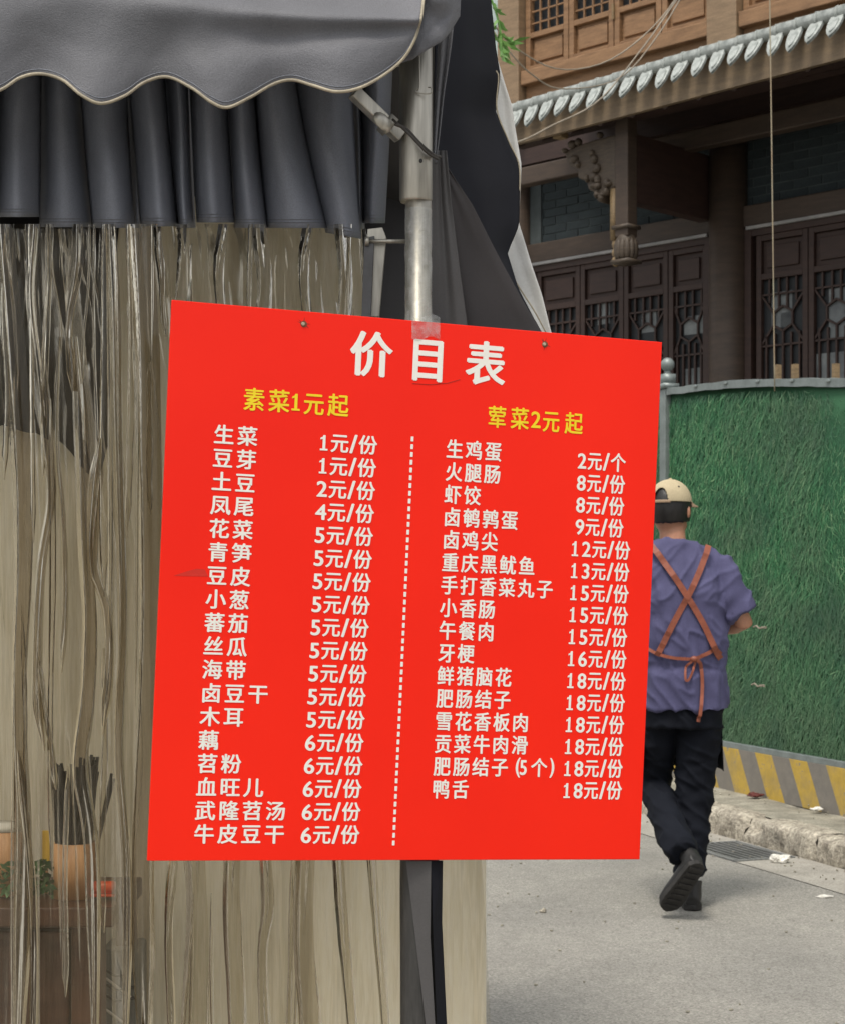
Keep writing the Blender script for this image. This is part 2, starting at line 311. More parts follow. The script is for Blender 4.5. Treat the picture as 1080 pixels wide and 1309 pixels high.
# ---------------------------------------------------------------- hoarding fence with artificial turf
tp, Yp = Ft(853, 5.10)
fence = thing('turf_hoarding', 'tall site hoarding covered in green artificial grass with a metal post behind the walking person', 'hoarding', Fp(tp, 5.10, .12))
t_end = Ft(1080, 5.10)[0]+2.2
def topz(t):                                              # the top rail sags from the post to the right
    u = (t-tp)/(Ft(1080, 5.10)[0]-tp); return 2.50+.02*math.sin(min(u, 1)*math.pi)-.145*max(u, 0)**1.1 if u > 0 else 2.5
def turf_panel(t0, t1, blades):
    m = MB(); m.grid(lambda u, v: Fp(lerp(t0, t1, u), 5.105+.02*math.sin(u*9)*v, lerp(.40, topz(lerp(t0, t1, u))-.02, v)), 40, 12)
    m.build('backing', M_back, fence, True, solid=.006)
    n = blades; t = rng.uniform(t0, t1, n); h = rng.random(n)
    tz = np.array([topz(x) for x in t]); z = .41+h*(tz-.46)
    L = rng.uniform(.05, .13, n); ang = rng.normal(0, .38, n)
    for i in range(n): ang[i] += .6*noise.noise(Vector((t[i]*2.3, z[i]*2.3, 1)))
    w = rng.uniform(.0012, .0022, n)
    out = rng.uniform(.004, .018, n); cur = rng.normal(0, .55, n)
    base = np.stack([t, np.full(n, 5.10), z], 1)
    def at(s, a):
        return base+np.stack([np.sin(a)*L*s, -out*np.sin(s*2.6)*1.0-.002, -np.cos(a)*L*s], 1)
    p0, p1, p2 = at(0, ang), at(.5, ang+cur*.4), at(1, ang+cur)
    sx = np.stack([np.cos(ang)*w, np.zeros(n), np.sin(ang)*w], 1)
    V = np.stack([p0-sx, p0+sx, p1-sx, p1+sx, p2], 1).reshape(-1, 3)
    Wd = V[:, :1]*np.array(FD)+V[:, 1:2]*np.array(FN); Wd[:, 2] = V[:, 2]
    me = bpy.data.meshes.new('grass'); nf = n*3; me.vertices.add(len(Wd)); me.vertices.foreach_set('co', Wd.ravel())
    idx = np.arange(n)[:, None]*5; q = (idx+np.array([0, 1, 3, 2])); q2 = idx+np.array([2, 3, 4])
    loops = np.concatenate([q.ravel(), q2.ravel()]); me.loops.add(len(loops)); me.loops.foreach_set('vertex_index', loops)
    me.polygons.add(2*n); me.polygons.foreach_set('loop_start', np.concatenate([np.arange(n)*4, 4*n+np.arange(n)*3]))
    me.update(calc_edges=True); me.validate()
    tag(link('artificial_grass', me, M_turf, fence), kind='stuff')
M_turf = bpy.data.materials.new('artificial_turf'); M_turf.use_nodes = True; nt = M_turf.node_tree; b = nt.nodes['Principled BSDF']
v = coords(nt); geo = nt.nodes.new('ShaderNodeNewGeometry')
c = ramp(nt, geo.outputs['Random Per Island'], [(0, (.024, .115, .044)), (.5, (.040, .20, .075)), (.8, (.075, .28, .115)), (1, (.28, .47, .24))])
patch = ntex(nt, v, 1.6, 5, .6, .5); c = mixc(nt, ramp(nt, patch, [(.46, (0, 0, 0)), (.68, (.6, .6, .6))]), c, (.10, .15, .095))
sep = nt.nodes.new('ShaderNodeSeparateXYZ'); nt.links.new(v, sep.inputs[0])
dirt = math_(nt, 'MULTIPLY', math_(nt, 'SUBTRACT', 1.35, sep.outputs[2]), .75); dirt.node.use_clamp = True
c = mixc(nt, dirt, c, (.10, .165, .095))
p2 = ntex(nt, v, 3.1, 3, .5); c = mixc(nt, ramp(nt, p2, [(.5, (0, 0, 0)), (.72, (.6, .6, .6))]), c, (.018, .085, .05))
nt.links.new(c, b.inputs['Base Color']); b.inputs['Roughness'].default_value = .45; b.inputs['Subsurface Weight'].default_value = 0
M_back = mat('turf_backing', (.02, .10, .042), (.03, .11, .05), 5, .9)
turf_panel(tp+.035, t_end, 52000)
turf_panel(tp-2.3, tp-.035, 9000)
m = MB()
for a, b_ in ((tp-.03, tp+.03),): m.box(Fp(tp, 5.10, 1.31), (.075, .075, 2.40), FR)
post = m.build('post', M_fpost, fence, bevel=.004)
m = MB(); m.box(Fp(tp, 5.10, 2.53), (.105, .105, .03), FR); m.box(Fp(tp, 5.10, 2.575), (.075, .075, .06), FR)
m.tube([Fp(tp, 5.1, 2.60), Fp(tp, 5.1, 2.625)], .02, 12); m.sphere(Fp(tp, 5.10, 2.665), .043, 20, 14)
m.build('post_cap', M_fpost, fence, True)
n = 40
m = MB(); m.grid(lambda u, v: Fp(lerp(tp+.04, t_end, u), 5.07+.06*(v > .6), topz(lerp(tp+.04, t_end, u))+[.0, .042, .046, -.0][int(v*3+.5)]-.03+.006*noise.noise(Vector((u*30, v, 0)))), 60, 4)
m.build('top_rail', M_fpost, fence, solid=.003)
m = MB(); m.box(Fp(tp-1.2, 5.10, 2.5), (2.3, .05, .06), FR); m.build('top_rail', M_fpost, fence)
for i in range(7):                                        # bolt domes on the rail
    t = lerp(tp, t_end, .1+i*.085); MB().sphere(Fp(t, 5.062, topz(t)), (.022, .004, .010), 10, 6, FR).build('rail_clip', M_fpost, fence, True)
for px in (988, 1010, 1062):
    t, Y = Ft(px, 5.12); MB().box(Fp(t, 5.15, topz(t)+.05), (.03, .03, .09), FR).build('timber_stub', M_carve2, fence)
MB().box(Fp((tp+t_end)/2, 5.095, .385), (t_end-tp, .05, .035), FR).build('base_rail', M_fpost, fence, bevel=.004)
MB().box(Fp(tp-1.2, 5.095, .385), (2.36, .05, .035), FR).build('base_rail', M_fpost, fence, bevel=.004)
# striped base plate
M_str = bpy.data.materials.new('warning_stripes'); M_str.use_nodes = True; nt = M_str.node_tree; b = nt.nodes['Principled BSDF']
tc = nt.nodes.new('ShaderNodeTexCoord'); sp = nt.nodes.new('ShaderNodeSeparateXYZ'); nt.links.new(tc.outputs['Generated'], sp.inputs[0])
nt.nodes.remove(sp); vm = nt.nodes.new('ShaderNodeVectorMath'); vm.operation = 'DOT_PRODUCT'; vm.inputs[1].default_value = FD; nt.links.new(tc.outputs['Object'], vm.inputs[0])
sz = nt.nodes.new('ShaderNodeSeparateXYZ'); nt.links.new(tc.outputs['Object'], sz.inputs[0])
STRIPE_P = .351
s = math_(nt, 'FRACT', math_(nt, 'DIVIDE', math_(nt, 'ADD', math_(nt, 'ADD', vm.outputs['Value'], math_(nt, 'MULTIPLY', sz.outputs[2], .55)), 43.802), STRIPE_P))
v = coords(nt); wn_ = ntex(nt, v, 18, 6, .75)
s2 = math_(nt, 'MULTIPLY', math_(nt, 'GREATER_THAN', s, .5), math_(nt, 'LESS_THAN', wn_, .62))
c = mixc(nt, s2, (.20, .185, .165), (.50, .34, .06)); c = mixc(nt, .5, c, ramp(nt, wn_, [(.3, (.3, .3, .3)), (.7, (.62, .6, .56))]), 'OVERLAY')
c = mixc(nt, ramp(nt, ntex(nt, coords(nt), 5, 6, .7), [(.45, (0, 0, 0)), (.7, (.55, .55, .55))]), c, (.21, .19, .155))
nt.links.new(c, b.inputs['Base Color']); b.inputs['Roughness'].default_value = .65; bump(nt, wn_, b, .2, .002)
for a, b_ in ((tp-2.4, tp-.01), (tp+.0, t_end)):
    m = MB(); m.box(Fp((a+b_)/2, 5.085, .245), (b_-a, .03, .25), FR); o = m.build('striped_plate', M_str, fence, bevel=.003)
# turf clips
for px, py in ((970, 802), (968, 876)):
    t, Y = Ft(px, 5.06); z = EYE-(py-HZ)/FP*Y
    m = MB(); m.tube([Fp(t-.06, 5.06, z), Fp(t-.02, 5.055, z+.008), Fp(t+.02, 5.05, z-.006), Fp(t+.07, 5.06, z+.004)], .005, 6); m.box(Fp(t+.05, 5.06, z), (.05, .006, .012), FR)
    m.build('wire_tie', M_wire2, fence)
# inner dirt streak line on turf is left to the material

# ---------------------------------------------------------------- timber house
BA = Vector((.7134, -.7008, 0)); BO = Vector((-.7008, -.7134, 0)); BP = Vector((2.352, 15, 0))
BR = Matrix(((BA.x, BO.x, 0), (BA.y, BO.y, 0), (0, 0, 1)))      # local x along the facade, y out of it
def B(px, py, d):                                         # photo pixel on the plane d in front of the door wall -> s, z
    r = Vector(((px-540)/FP, 1, 0)); Y = (BP.dot(BO)+d)/r.dot(BO); p = r*Y
    return (p-BP).dot(BA), EYE-(py-HZ)/FP*Y
DU = .25
def sx(px, py=60): return B(px, py, DU)[0]
def Q(s, d, z): return BP+BA*s+BO*d+Vector((0, 0, z))
house = thing('timber_house', 'old timber house with pale tiled eave, dark lattice doors and brown upper windows', 'house', Q(0, 0, 0))
def hb(name, s0, s1, d0, d1, z0, z1, m, parent=None, bevel=0):
    return MB().box(Q((s0+s1)/2, (d0+d1)/2, (z0+z1)/2), (abs(s1-s0), abs(d1-d0), z1-z0), BR).build(name, m, parent or house, bevel=bevel)
sc, _ = B(934, 300, 0); zs = B(965, 292, 0)[1]            # column position, height of the pale strip above the doors
zl = B(885, 368, 0)[1]                                    # top of the lattice
z_beam0, z_beam1 = B(900, 189, .45)[1], B(900, 164, .45)[1]
SL = B(648, 300, 0)[0]; BAYL = sc-B(661, 300, 0)[0]
# columns
for k in (-1, 0, 1):
    s = sc+k*(BAYL if k <= 0 else 3.4)
    m = MB(); m.tube([Q(s, .04, 0), Q(s, .04, 5.6)], .165, 24); m.build('column', M_wbeam, house, True)
    if k in (-1, 0, 1):
        for e in (-1, 1): hb('jamb', s+e*.17, s+e*.235, -.08, .05, 0, zs, M_wdoor)
hb('plinth', SL, sc+5, -.15, .12, 0, .35, M_mort)
# door leaves
def door(s0, s1, z0, z1, zlat):
    w = s1-s0; mm = MB(); fr = .05
    for a, b2, c, e in ((s0, s0+fr, z0, z1), (s1-fr, s1, z0, z1), (s0+fr, s1-fr, z1-fr, z1), (s0+fr, s1-fr, zlat, zlat+.05), (s0+fr, s1-fr, z0, z0+.08), (s0+fr, s1-fr, z0+1.0, z0+1.05), (s0+fr, s1-fr, z0+1.35, z0+1.4)):
        mm.box(Q((a+b2)/2, 0, (c+e)/2), (b2-a, .055, e-c), BR)
    o = mm.build('door_leaf', M_wdoor, house, bevel=.004)
    for c, e in ((zlat+.05, z1-fr), (z0+.08, z0+1.0), (z0+1.05, z0+1.35)):
        p = MB(); p.box(Q((s0+s1)/2, -.012, (c+e)/2), (w-2*fr, .012, e-c), BR); p.box(Q((s0+s1)/2, .0, (c+e)/2), (w-2*fr-.09, .03, e-c-.09), BR)
        child(p.build('panel', M_wdoor, bevel=.006), o)
    g = MB(); zc0, zc1 = z0+1.4, zlat; g.box(Q((s0+s1)/2, -.022, (zc0+zc1)/2), (w-2*fr, .006, zc1-zc0), BR); child(g.build('pane', M_glass), o)
    # lattice: bars with a hexagon in the upper third
    L = MB(); a, b2 = s0+fr, s1-fr; W_ = b2-a; cx = (a+b2)/2; hz = zc1-.34; R_ = .105
    def bar2(x0, y0, x1, y1, t=.016):
        d = Vector((x1-x0, 0, y1-y0)); ln = d.length; an = math.atan2(d.z, d.x)
        L.box(Q((x0+x1)/2, .0, (y0+y1)/2), (ln, .024, t), BR @ Matrix.Rotation(-an, 3, 'Y'))
    hexp = [(cx+R_*math.sin(q*math.pi/3), hz+R_*math.cos(q*math.pi/3)) for q in range(6)]
    for q in range(6): bar2(*hexp[q], *hexp[(q+1) % 6])
    bar2(cx-.04, zc1, cx-.04, hz+R_*.8); bar2(cx+.04, zc1, cx+.04, hz+R_*.8)
    bar2(a, hz+.21, b2, hz+.21); bar2(a, hz-.22, b2, hz-.22); bar2(a, hz-.62, b2, hz-.62)
    for e in (-1, 1):
        bar2(cx+e*R_*.87, hz+R_*.5, cx+e*W_/2, hz+.2); bar2(cx+e*R_*.87, hz-R_*.5, cx+e*W_/2, hz-.2)
        bar2(cx+e*.13, zc1, cx+e*.13, hz+.14)
    for q in range(5):
        x = a+W_*(q+.5)/5; bar2(x, hz-.12 if abs(q-2) > 0 else hz-R_, x, zc0)
    child(L.build('lattice', M_wdoor), o)
    return o
def child(o, p):
    o.parent = p; o.matrix_parent_inverse = p.matrix_world.inverted() if False else Matrix(); return o
# leaf edges measured in the photograph, left bay and right bay
zd = zs-.07
lx = [B(x, 400, 0)[0] for x in (688, 743.5, 799, 856, 910)]
lx.insert(0, sc-BAYL+.2)
for i in range(len(lx)-1):
    door(lx[i]+.004, lx[i+1]-.004 if i < len(lx)-2 else lx[i+1]-.03, .36, zd, zl-.02)
rx = [B(x, 400, 0)[0] for x in (968, 1035)]; w = rx[1]-rx[0]
for i in range(5): door(rx[0]+w*i+.004, rx[0]+w*(i+1)-.004, .36, zd, zl-.02)
# pale papers behind the panes
for px, py, w_, h_ in ((885, 415, .2, .16), (828, 410, .16, .2), (770, 400, .14, .2), (998, 395, .2, .30), (1072, 400, .2, .42), (890, 480, .3, .14), (1060, 470, .34, .25), (1003, 408, .1, .12)):
    s, z = B(px, py, 0); MB().box(Q(s, -.0165, z), (w_, .003, h_), BR).build('window_paper', M_curt, house)
# head rail, strip
hb('head_rail', SL, sc+4.5, -.05, .045, zd, zs-.015, M_wdoor)
hb('pale_strip', SL, sc-.2, .0, .075, zs-.014, zs+.012, M_strip); hb('pale_strip', sc+.2, sc+4.5, .0, .075, zs-.014, zs+.012, M_strip)
zb0 = B(1000, 256, 0)[1]; zb1 = 5.35
hb('lintel', SL, sc+4.5, -.08, .05, zs+.014, zb0, M_wbeam, bevel=.01)
# brick infill: mortar wall and bricks standing 8 mm proud
hb('mortar_wall', SL, sc+4.5, -.2, -.03, zb0, zb1, M_mort)
bl, bh = .26, .066; bm_ = None; bid = 0; stuff = MB(); s_lo, s_hi = B(672, 260, 0)[0], B(1084, 200, 0)[0]
rows = int((zb1-zb0)/(bh+.012)); cand = []
for r in range(rows):
    z = zb0+.012+r*(bh+.012)+bh/2; s = SL+.05+(r % 2)*.13
    while s < sc+4.3:
        cand.append((s+bl/2, z)); s += bl+.012
vis = [c for c in cand if s_lo-.1 < c[0] < s_hi+.1 and c[1] < B(900, 200, 0)[1]+.1]
vis.sort(key=lambda c: c[1]); near = set(vis[:300])
for s, z in cand:
    if (s, z) in near:
        if bm_ is None: bm_ = MB().box((0, 0, 0), (bl, .05, bh), BR).mesh('brick')
        o = link('brick', bm_, M_brick, house); o.location = Q(s, -.047+random.uniform(-.004, .004), z); bid += 1
    else: stuff.box(Q(s, -.047+random.uniform(-.004, .004), z), (bl, .05, bh), BR)
tag(stuff.build('brickwork', M_brick, house), kind='stuff')
# long beam in front of the brick and the dark rafters under the eave
hb('tie_beam', SL, sc+4.5, .38, .50, z_beam0, z_beam1, M_wbeam, bevel=.012)
hb('inner_beam', SL, sc+4.5, .10, .24, z_beam1+.10, z_beam1+.30, M_wdoor)
# eave: measured line of the fascia on the plane d = 1.5
DE = 1.5
e0 = B(662, 183, DE); e1 = B(1080, 73, DE)
def ez(s): return e0[1]+(e1[1]-e0[1])*(s-e0[0])/(e1[0]-e0[0])
tl0 = B(662, 145, DE+.03); tl1 = B(1080, 23, DE+.03)
def tz(s): return tl0[1]+(tl1[1]-tl0[1])*(s-tl0[0])/(tl1[0]-tl0[0])
sA, sB = B(636, 170, DE)[0], e1[0]+3
m = MB(); m.prism([Q(sA, DE, ez(sA)), Q(sB, DE, ez(sB)), Q(sB, DE, tz(sB)+.02), Q(sA, DE, tz(sA)+.02)], BO*-.045); m.build('fascia', M_wfas, house)
RS = math.tan(math.radians(19))
m = MB(); m.prism([Q(sA, DE-.03, tz(sA)+.0), Q(sB, DE-.03, tz(sB)), Q(sB, .05, tz(sB)+RS*1.45), Q(sA, .05, tz(sA)+RS*1.45)], (0, 0, -.03)); m.build('roof_deck', M_wdoor, house)
k = 0; s = sA+.1
while s < sB:
    z0 = ez(s)+.02; m = MB(); m.tube([Q(s, DE-.05, z0+.0), Q(s, .1, z0+RS*1.4)], .035, 8); m.build('rafter', M_wdoor, house); s += .32
m = MB(); m.box(Q((sA+sB)/2, .9, z_beam1+.12), (sB-sA, .12, .12), BR); m.build('purlin', M_wdoor, house)
m = MB(); m.prism([Q(sA, DE-.20, ez(sA)+.05), Q(sB, DE-.20, ez(sB)+.05), Q(sB, DE-.20, ez(sB)+.13), Q(sA, DE-.20, ez(sA)+.13)], BO*-.12); m.build('purlin', M_wdoor, house)
# eave tiles: barrel covers with round ends, leaf-shaped drip tiles between them
def leaf_tile():
    m = MB(); pts = [(-.044, .03), (-.054, -.01), (-.053, -.055), (-.042, -.10), (-.022, -.135), (0, -.158), (.022, -.135), (.042, -.10), (.053, -.055), (.054, -.01), (.044, .03), (.03, .02), (0, .014), (-.03, .02)]
    T = lambda x, z, o=0: BR @ Vector((x, .03-z*.70+o, z*1.05))
    m.prism([T(x, z) for x, z in pts], BO*.02+Vector((0, 0, .01)))
    m.prism([T(x*.6, z*.6-.022, .02) for x, z in pts], BO*.012+Vector((0, 0, .006)))
    n = 7; up = Vector((0, 0, RS)) - BO                    # trough running up the slope
    a = [BR @ Vector((lerp(-.075, .075, i/(n-1)), 0, .03-.03*math.sin(i/(n-1)*math.pi))) for i in range(n)]
    m.add(a+[p+up*.5 for p in a], [(i, i+1, n+i+1, n+i) for i in range(n-1)])
    return m.mesh('drip_tile')
def barrel_tile():
    m = MB(); up = (Vector((0, 0, RS))-BO).normalized(); A0 = Vector((0, 0, .055))
    for k in range(3): m.tube([A0+up*(.05+k*.4), A0+up*(.05+k*.4+.39)], [.050, .046], 12, up=(0, 0, 1))
    c = Vector((0, 0, .058))+BO*.012                        # capping piece along the edge
    m.tube([c-BA*.083, c-BA*.077, c+BA*.058, c+BA*.066, c+BA*.083], [.043, .050, .050, .058, .058], 14, up=(0, 0, 1))
    return m.mesh('barrel_tile')
lt, bt = leaf_tile(), barrel_tile(); s = sA+.1; k = 0
while s < sB:
    z = tz(s)
    o = link('drip_tile', lt, M_tile, house); o.location = Q(s, DE+.012, z+random.uniform(-.006, .006)); o.rotation_euler = (random.uniform(-.07, .07), random.uniform(-.07, .07), random.uniform(-.05, .05))
    o = link('barrel_tile', bt, M_tile, house, True); o.location = Q(s+.084, DE, z+random.uniform(-.003, .003)); o.rotation_euler = (0, 0, 0)
    s += .168
# hanging post with carved lotus, bracket and cross beam
sh = sc+B(800, 240, 1.25)[0]-B(800, 240, 1.25)[0]; DH = 1.22
hs_, hz0 = B(800, 338, DH); hz1 = z_beam1+.35
m = MB(); m.box(Q(hs_, DH, (hz0+.22+hz1)/2), (.13, .13, hz1-hz0-.22), BR); m.build('hanging_post', M_wbeam, house, bevel=.01)
m = MB(); m.box(Q(hs_, DH, hz0+.30), (.17, .17, .03), BR); m.box(Q(hs_, DH, hz0+.02), (.18, .18, .03), BR)
for k in range(12):
    a = k*math.pi/6; p = Q(hs_, DH, hz0+.12)+Vector((math.cos(a)*.07, math.sin(a)*.07, 0)); m.sphere(p, (.032, .032, .09), 8, 8)
m.sphere(Q(hs_, DH, hz0+.18), (.085, .085, .09)); m.build('lotus_finial', M_carve, house, True)
m = MB(); m.box(Q(hs_-.105, DH, hz0+.42), (.05, .09, .42), BR)
for k in range(3): m.sphere(Q(hs_-.105, DH, hz0+.04+k*.07), (.035, .05, .045), 8, 6)
m.build('carved_corbel', M_carve2, house, True)
zc0 = B(820, 259, 1.1)[1]
for k in (0, 1):
    s = sc if k == 0 else sc+k*3
    hb('cross_beam', hs_-.055 if k == 0 else s-.055, hs_+.055 if k == 0 else s+.055, .12, DH-.066 if k == 0 else DH, zc0, z_beam0+.02, M_wdoor)
# carved bracket flying out along the facade, to the left of the post
br = [(0, 0), (-.10, -.03), (-.13, -.12), (-.20, -.09), (-.22, -.02), (-.29, .02), (-.31, .09), (-.40, .13), (-.40, .20), (-.50, .26), (-.55, .37), (-.45, .40), (-.2, .42), (0, .42)]
bz = B(788, 252, DH)[1]
m = MB(); m.prism([Q(hs_-.066+x, DH+.05, bz+.08+z) for x, z in br], BO*-.10); m.build('carved_bracket', M_carve, house, bevel=.015)
m = MB()
for k in range(26):
    i = k % (len(br)-3); x, z = br[i+1]; m.sphere(Q(hs_-.09+x*random.uniform(.3, .95), DH+.055, bz+.1+z*.95+random.uniform(0, .05)), (random.uniform(.02, .045), .04, random.uniform(.02, .04)), 8, 6, BR)
tag(m.build('bracket_relief', M_carve, house, True), kind='stuff')
sm, zm = B(716, 172, DE-.1); MB().box(Q(sm, DE-.1, zm+.02), (.09, .09, .1), BR).build('beam_end', M_carve2, house)
# upper storey
zu0 = tz(sA)-.2; 
m = MB(); m.prism([Q(sx(648), DU-.08, tz(sx(648))+.32), Q(sB, DU-.08, tz(sB)+.32), Q(sB, DU-.08, 9.5), Q(sx(648), DU-.08, 9.5)], BO*-.2); m.build('upper_wall', M_wbeam, house)
for px0, px1 in ((646, 673), (913, 951)):
    hb('upper_post', sx(px0), sx(px1), DU-.1, DU+.12, tz(sx(px1))+.28, 9.4, M_wpost, bevel=.01)
hb('upper_post', sx(951)+2.7, sx(951)+3.05, DU-.1, DU+.12, 5.6, 9.4, M_wpost)
def slope_z(px, py): return B(px, py, DU)[1]
zr = [slope_z(790, 78), slope_z(790, 62), slope_z(790, 52), slope_z(790, 18), slope_z(790, 6), slope_z(790, -110), slope_z(790, -125)]
def upper_bay(sa, sb, n):
    w = (sb-sa)/n
    hb('sill', sa, sb, DU-.08, DU+.10, zr[0]-.02, zr[1], M_wup, bevel=.008)
    m = MB(); m.prism([Q(sa, DU+.02, tz(sa)+.30), Q(sb, DU+.02, tz(sb)+.30), Q(sb, DU+.02, zr[0]-.02), Q(sa, DU+.02, zr[0]-.02)], BO*-.09); m.build('dado', M_wup, house)
    for i in range(n):
        a, b2 = sa+w*i+.005, sa+w*(i+1)-.005; m = MB(); f = .055
        for q in ((a, a+f, zr[1], zr[6]), (b2-f, b2, zr[1], zr[6]), (a+f, b2-f, zr[1], zr[1]+.05), (a+f, b2-f, zr[3], zr[3]+.05), (a+f, b2-f, zr[5], zr[6])):
            m.box(Q((q[0]+q[1])/2, DU, (q[2]+q[3])/2), (q[1]-q[0], .07, q[3]-q[2]), BR)
        o = m.build('window_leaf', M_wup, house, bevel=.005)
        p = MB(); c0, c1 = zr[1]+.05, zr[3]; p.box(Q((a+b2)/2, DU-.02, (c0+c1)/2), (b2-a-2*f, .015, c1-c0), BR); p.box(Q((a+b2)/2, DU-.005, (c0+c1)/2), (b2-a-2*f-.07, .03, c1-c0-.07), BR)
        child(p.build('panel', M_wup, bevel=.006), o)
        c0, c1 = zr[3]+.05, zr[5]; p = MB().box(Q((a+b2)/2, DU-.03, (c0+c1)/2), (b2-a-2*f, .006, c1-c0), BR); child(p.build('pane', M_glass), o)
        p = MB(); n2 = 4
        for q in range(1, n2): p.box(Q(a+f+(b2-a-2*f)*q/n2, DU-.0, (c0+c1)/2), (.014, .02, c1-c0), BR)
        q = 0; z = c0+.09
        while z < c1: p.box(Q((a+b2)/2, DU+.001, z), (b2-a-2*f, .018, .014), BR); z += .11
        child(p.build('lattice', M_wup), o)
upper_bay(sx(674), sx(912), 4); upper_bay(sx(952), sx(951)+2.7, 5)
m = MB(); m.box(Q(sx(788), DU+.05, zr[3]+.02), (.02, .02, .14), BR); m.build('latch', M_carve2, house)
m = MB(); m.prism([Q(sA, DU+1.1, 9.4), Q(sB, DU+1.1, 9.4), Q(sB, -3, 11), Q(sA, -3, 11)], (0, 0, .15)); m.build('main_roof', M_tile, house)
m = MB(); SE = sx(648)+.1; m.box(Q((SE+sB)/2, -3, 4.7), (sB-SE, .2, 9.4), BR); m.box(Q(SE, -1.5, 4.7), (.2, 3, 9.4), BR); m.box(Q(sB, -1.5, 4.7), (.2, 3, 9.4), BR); m.build('rear_wall', M_mort, house)

# pale building glimpsed through the gap
fb = thing('far_building', 'pale grey green building glimpsed past the tent flap above the tiles', 'building', (-3, 32, 0))
MB().box((-3.2, 34, 9), (10, 4, 18), None).build('wall', mat('pale_plaster', (.42, .50, .48), (.33, .39, .38), 2, .8), fb)
for i in range(4):
    for j in range(5):
        o = MB().box((-7+2.4*i, 31.985, 2.6+3.2*j), (1.3, .06, 1.5)).build('window', M_glass, fb)

# hanging plant sprig
pl = thing('leafy_sprig', 'sprig of narrow bright green leaves poking out beside the tent flap', 'plant', U(640, 30, 9))
M_leaf = mat('bright_leaf', (.16, .32, .07), (.08, .20, .04), 20, .5)
m = MB(); stem = curve_pts([U(615, -30, 9), U(632, 10, 9), (U(640, 45, 9)), U(640, 72, 9)], 12); m.tube(stem, .006, 6)
stem2 = curve_pts([U(625, 30, 9), U(640, 55, 9.05), U(656, 52, 9.1)], 8); m.tube(stem2, .004, 6); m.build('stem', M_leaf, pl)
for i in range(58):
    p = random.choice(stem[3:]+stem2); d = Vector((random.uniform(-.6, 1), random.uniform(-.7, .7), random.uniform(-1, .5))).normalized(); L = random.uniform(.05, .1); w = d.cross(Vector((random.random(), 1, random.random()))).normalized()*.011
    MB().add([p, p+d*L*.4+w, p+d*L, p+d*L*.4-w], [(0, 1, 2, 3)]).build('leaf', M_leaf, pl)

# overhead cables and the cord
def cable(pts, r, m, label, name='overhead_cable', cat='cable', n=30, group='cables strung along the eave'):
    return tag(MB().tube(curve_pts(pts, n), r, 6).build(name, m, smooth=True), label, cat, group)
cable([U(600, -30, 11), U(632, 32, 11), U(665, 65, 11.2), U(715, 88, 11.4), U(775, 78, 11.6), U(830, 38, 11.8), U(868, -10, 12), U(890, -60, 12)], .0048, M_wire2, 'pale cable sagging in front of the upper windows, the highest of the three')
cable([U(610, 10, 11), U(648, 62, 11), U(680, 95, 11.2), U(718, 113, 11.4), U(790, 100, 11.6), U(838, 48, 11.8), U(880, -20, 12)], .0048, M_wire2, 'pale cable dipping to the top of the eave tiles, the middle of the three')
cable([U(600, 195, 11), U(664, 180, 11), U(705, 160, 11.2), U(765, 128, 11.4), U(820, 62, 11.6), U(850, 20, 11.8), U(885, -30, 12)], .0055, M_wire2, 'grey cable crossing the fascia below the tiles, the lowest of the three')
cable([U(983, -60, 9.3), U(984, 20, 9.3), U(987, 250, 9.3), U(990, 500, 9.4)], .0036, M_cord, 'thin upright cord hanging down behind the turf hoarding', 'hanging_cord', 'cord', group=None)

# ---------------------------------------------------------------- stall tent
def TY(px): return 2.42+.10*((px-540)/FP*2.4)             # depth of the tent's front
tent = thing('stall_tent', 'dark grey canvas stall tent with a wavy cream edged valance on a round metal pole', 'tent', (0, 2.34, 0))
PY_ = 2.345
m = MB(); m.tube([U(535, 300, PY_)*1 if False else Vector((-.0055, PY_, 0)), Vector((-.0055, PY_, 2.2))], .0178, 28); m.build('pole', M_galv, tent, True)
z_sl = U(535, 258, PY_).z
m = MB(); m.tube([Vector((-.009, PY_, z_sl)), Vector((-.009, PY_, z_sl+.003)), Vector((-.009, PY_, 2.25))], [.0208, .0222, .0222], 28); m.build('pole_sleeve', M_galv, tent, True)
for px, py in ((538, 205), (557, 207)): MB().sphere(U(px, py, PY_-.0222), (.0024, .0012, .003), 8, 6).build('bolt_hole', M_stick, tent)
m = MB()                                                  # wire clip on the sleeve
m.tube(curve_pts([U(536, 66, PY_-.024), U(536, 110, PY_-.025), U(533, 112, PY_-.025), U(533, 118, PY_-.025), U(550, 119, PY_-.025), U(551, 112, PY_-.025), U(547, 111, PY_-.022)], 30), .0009, 6); m.build('wire_clip', M_galv, tent)
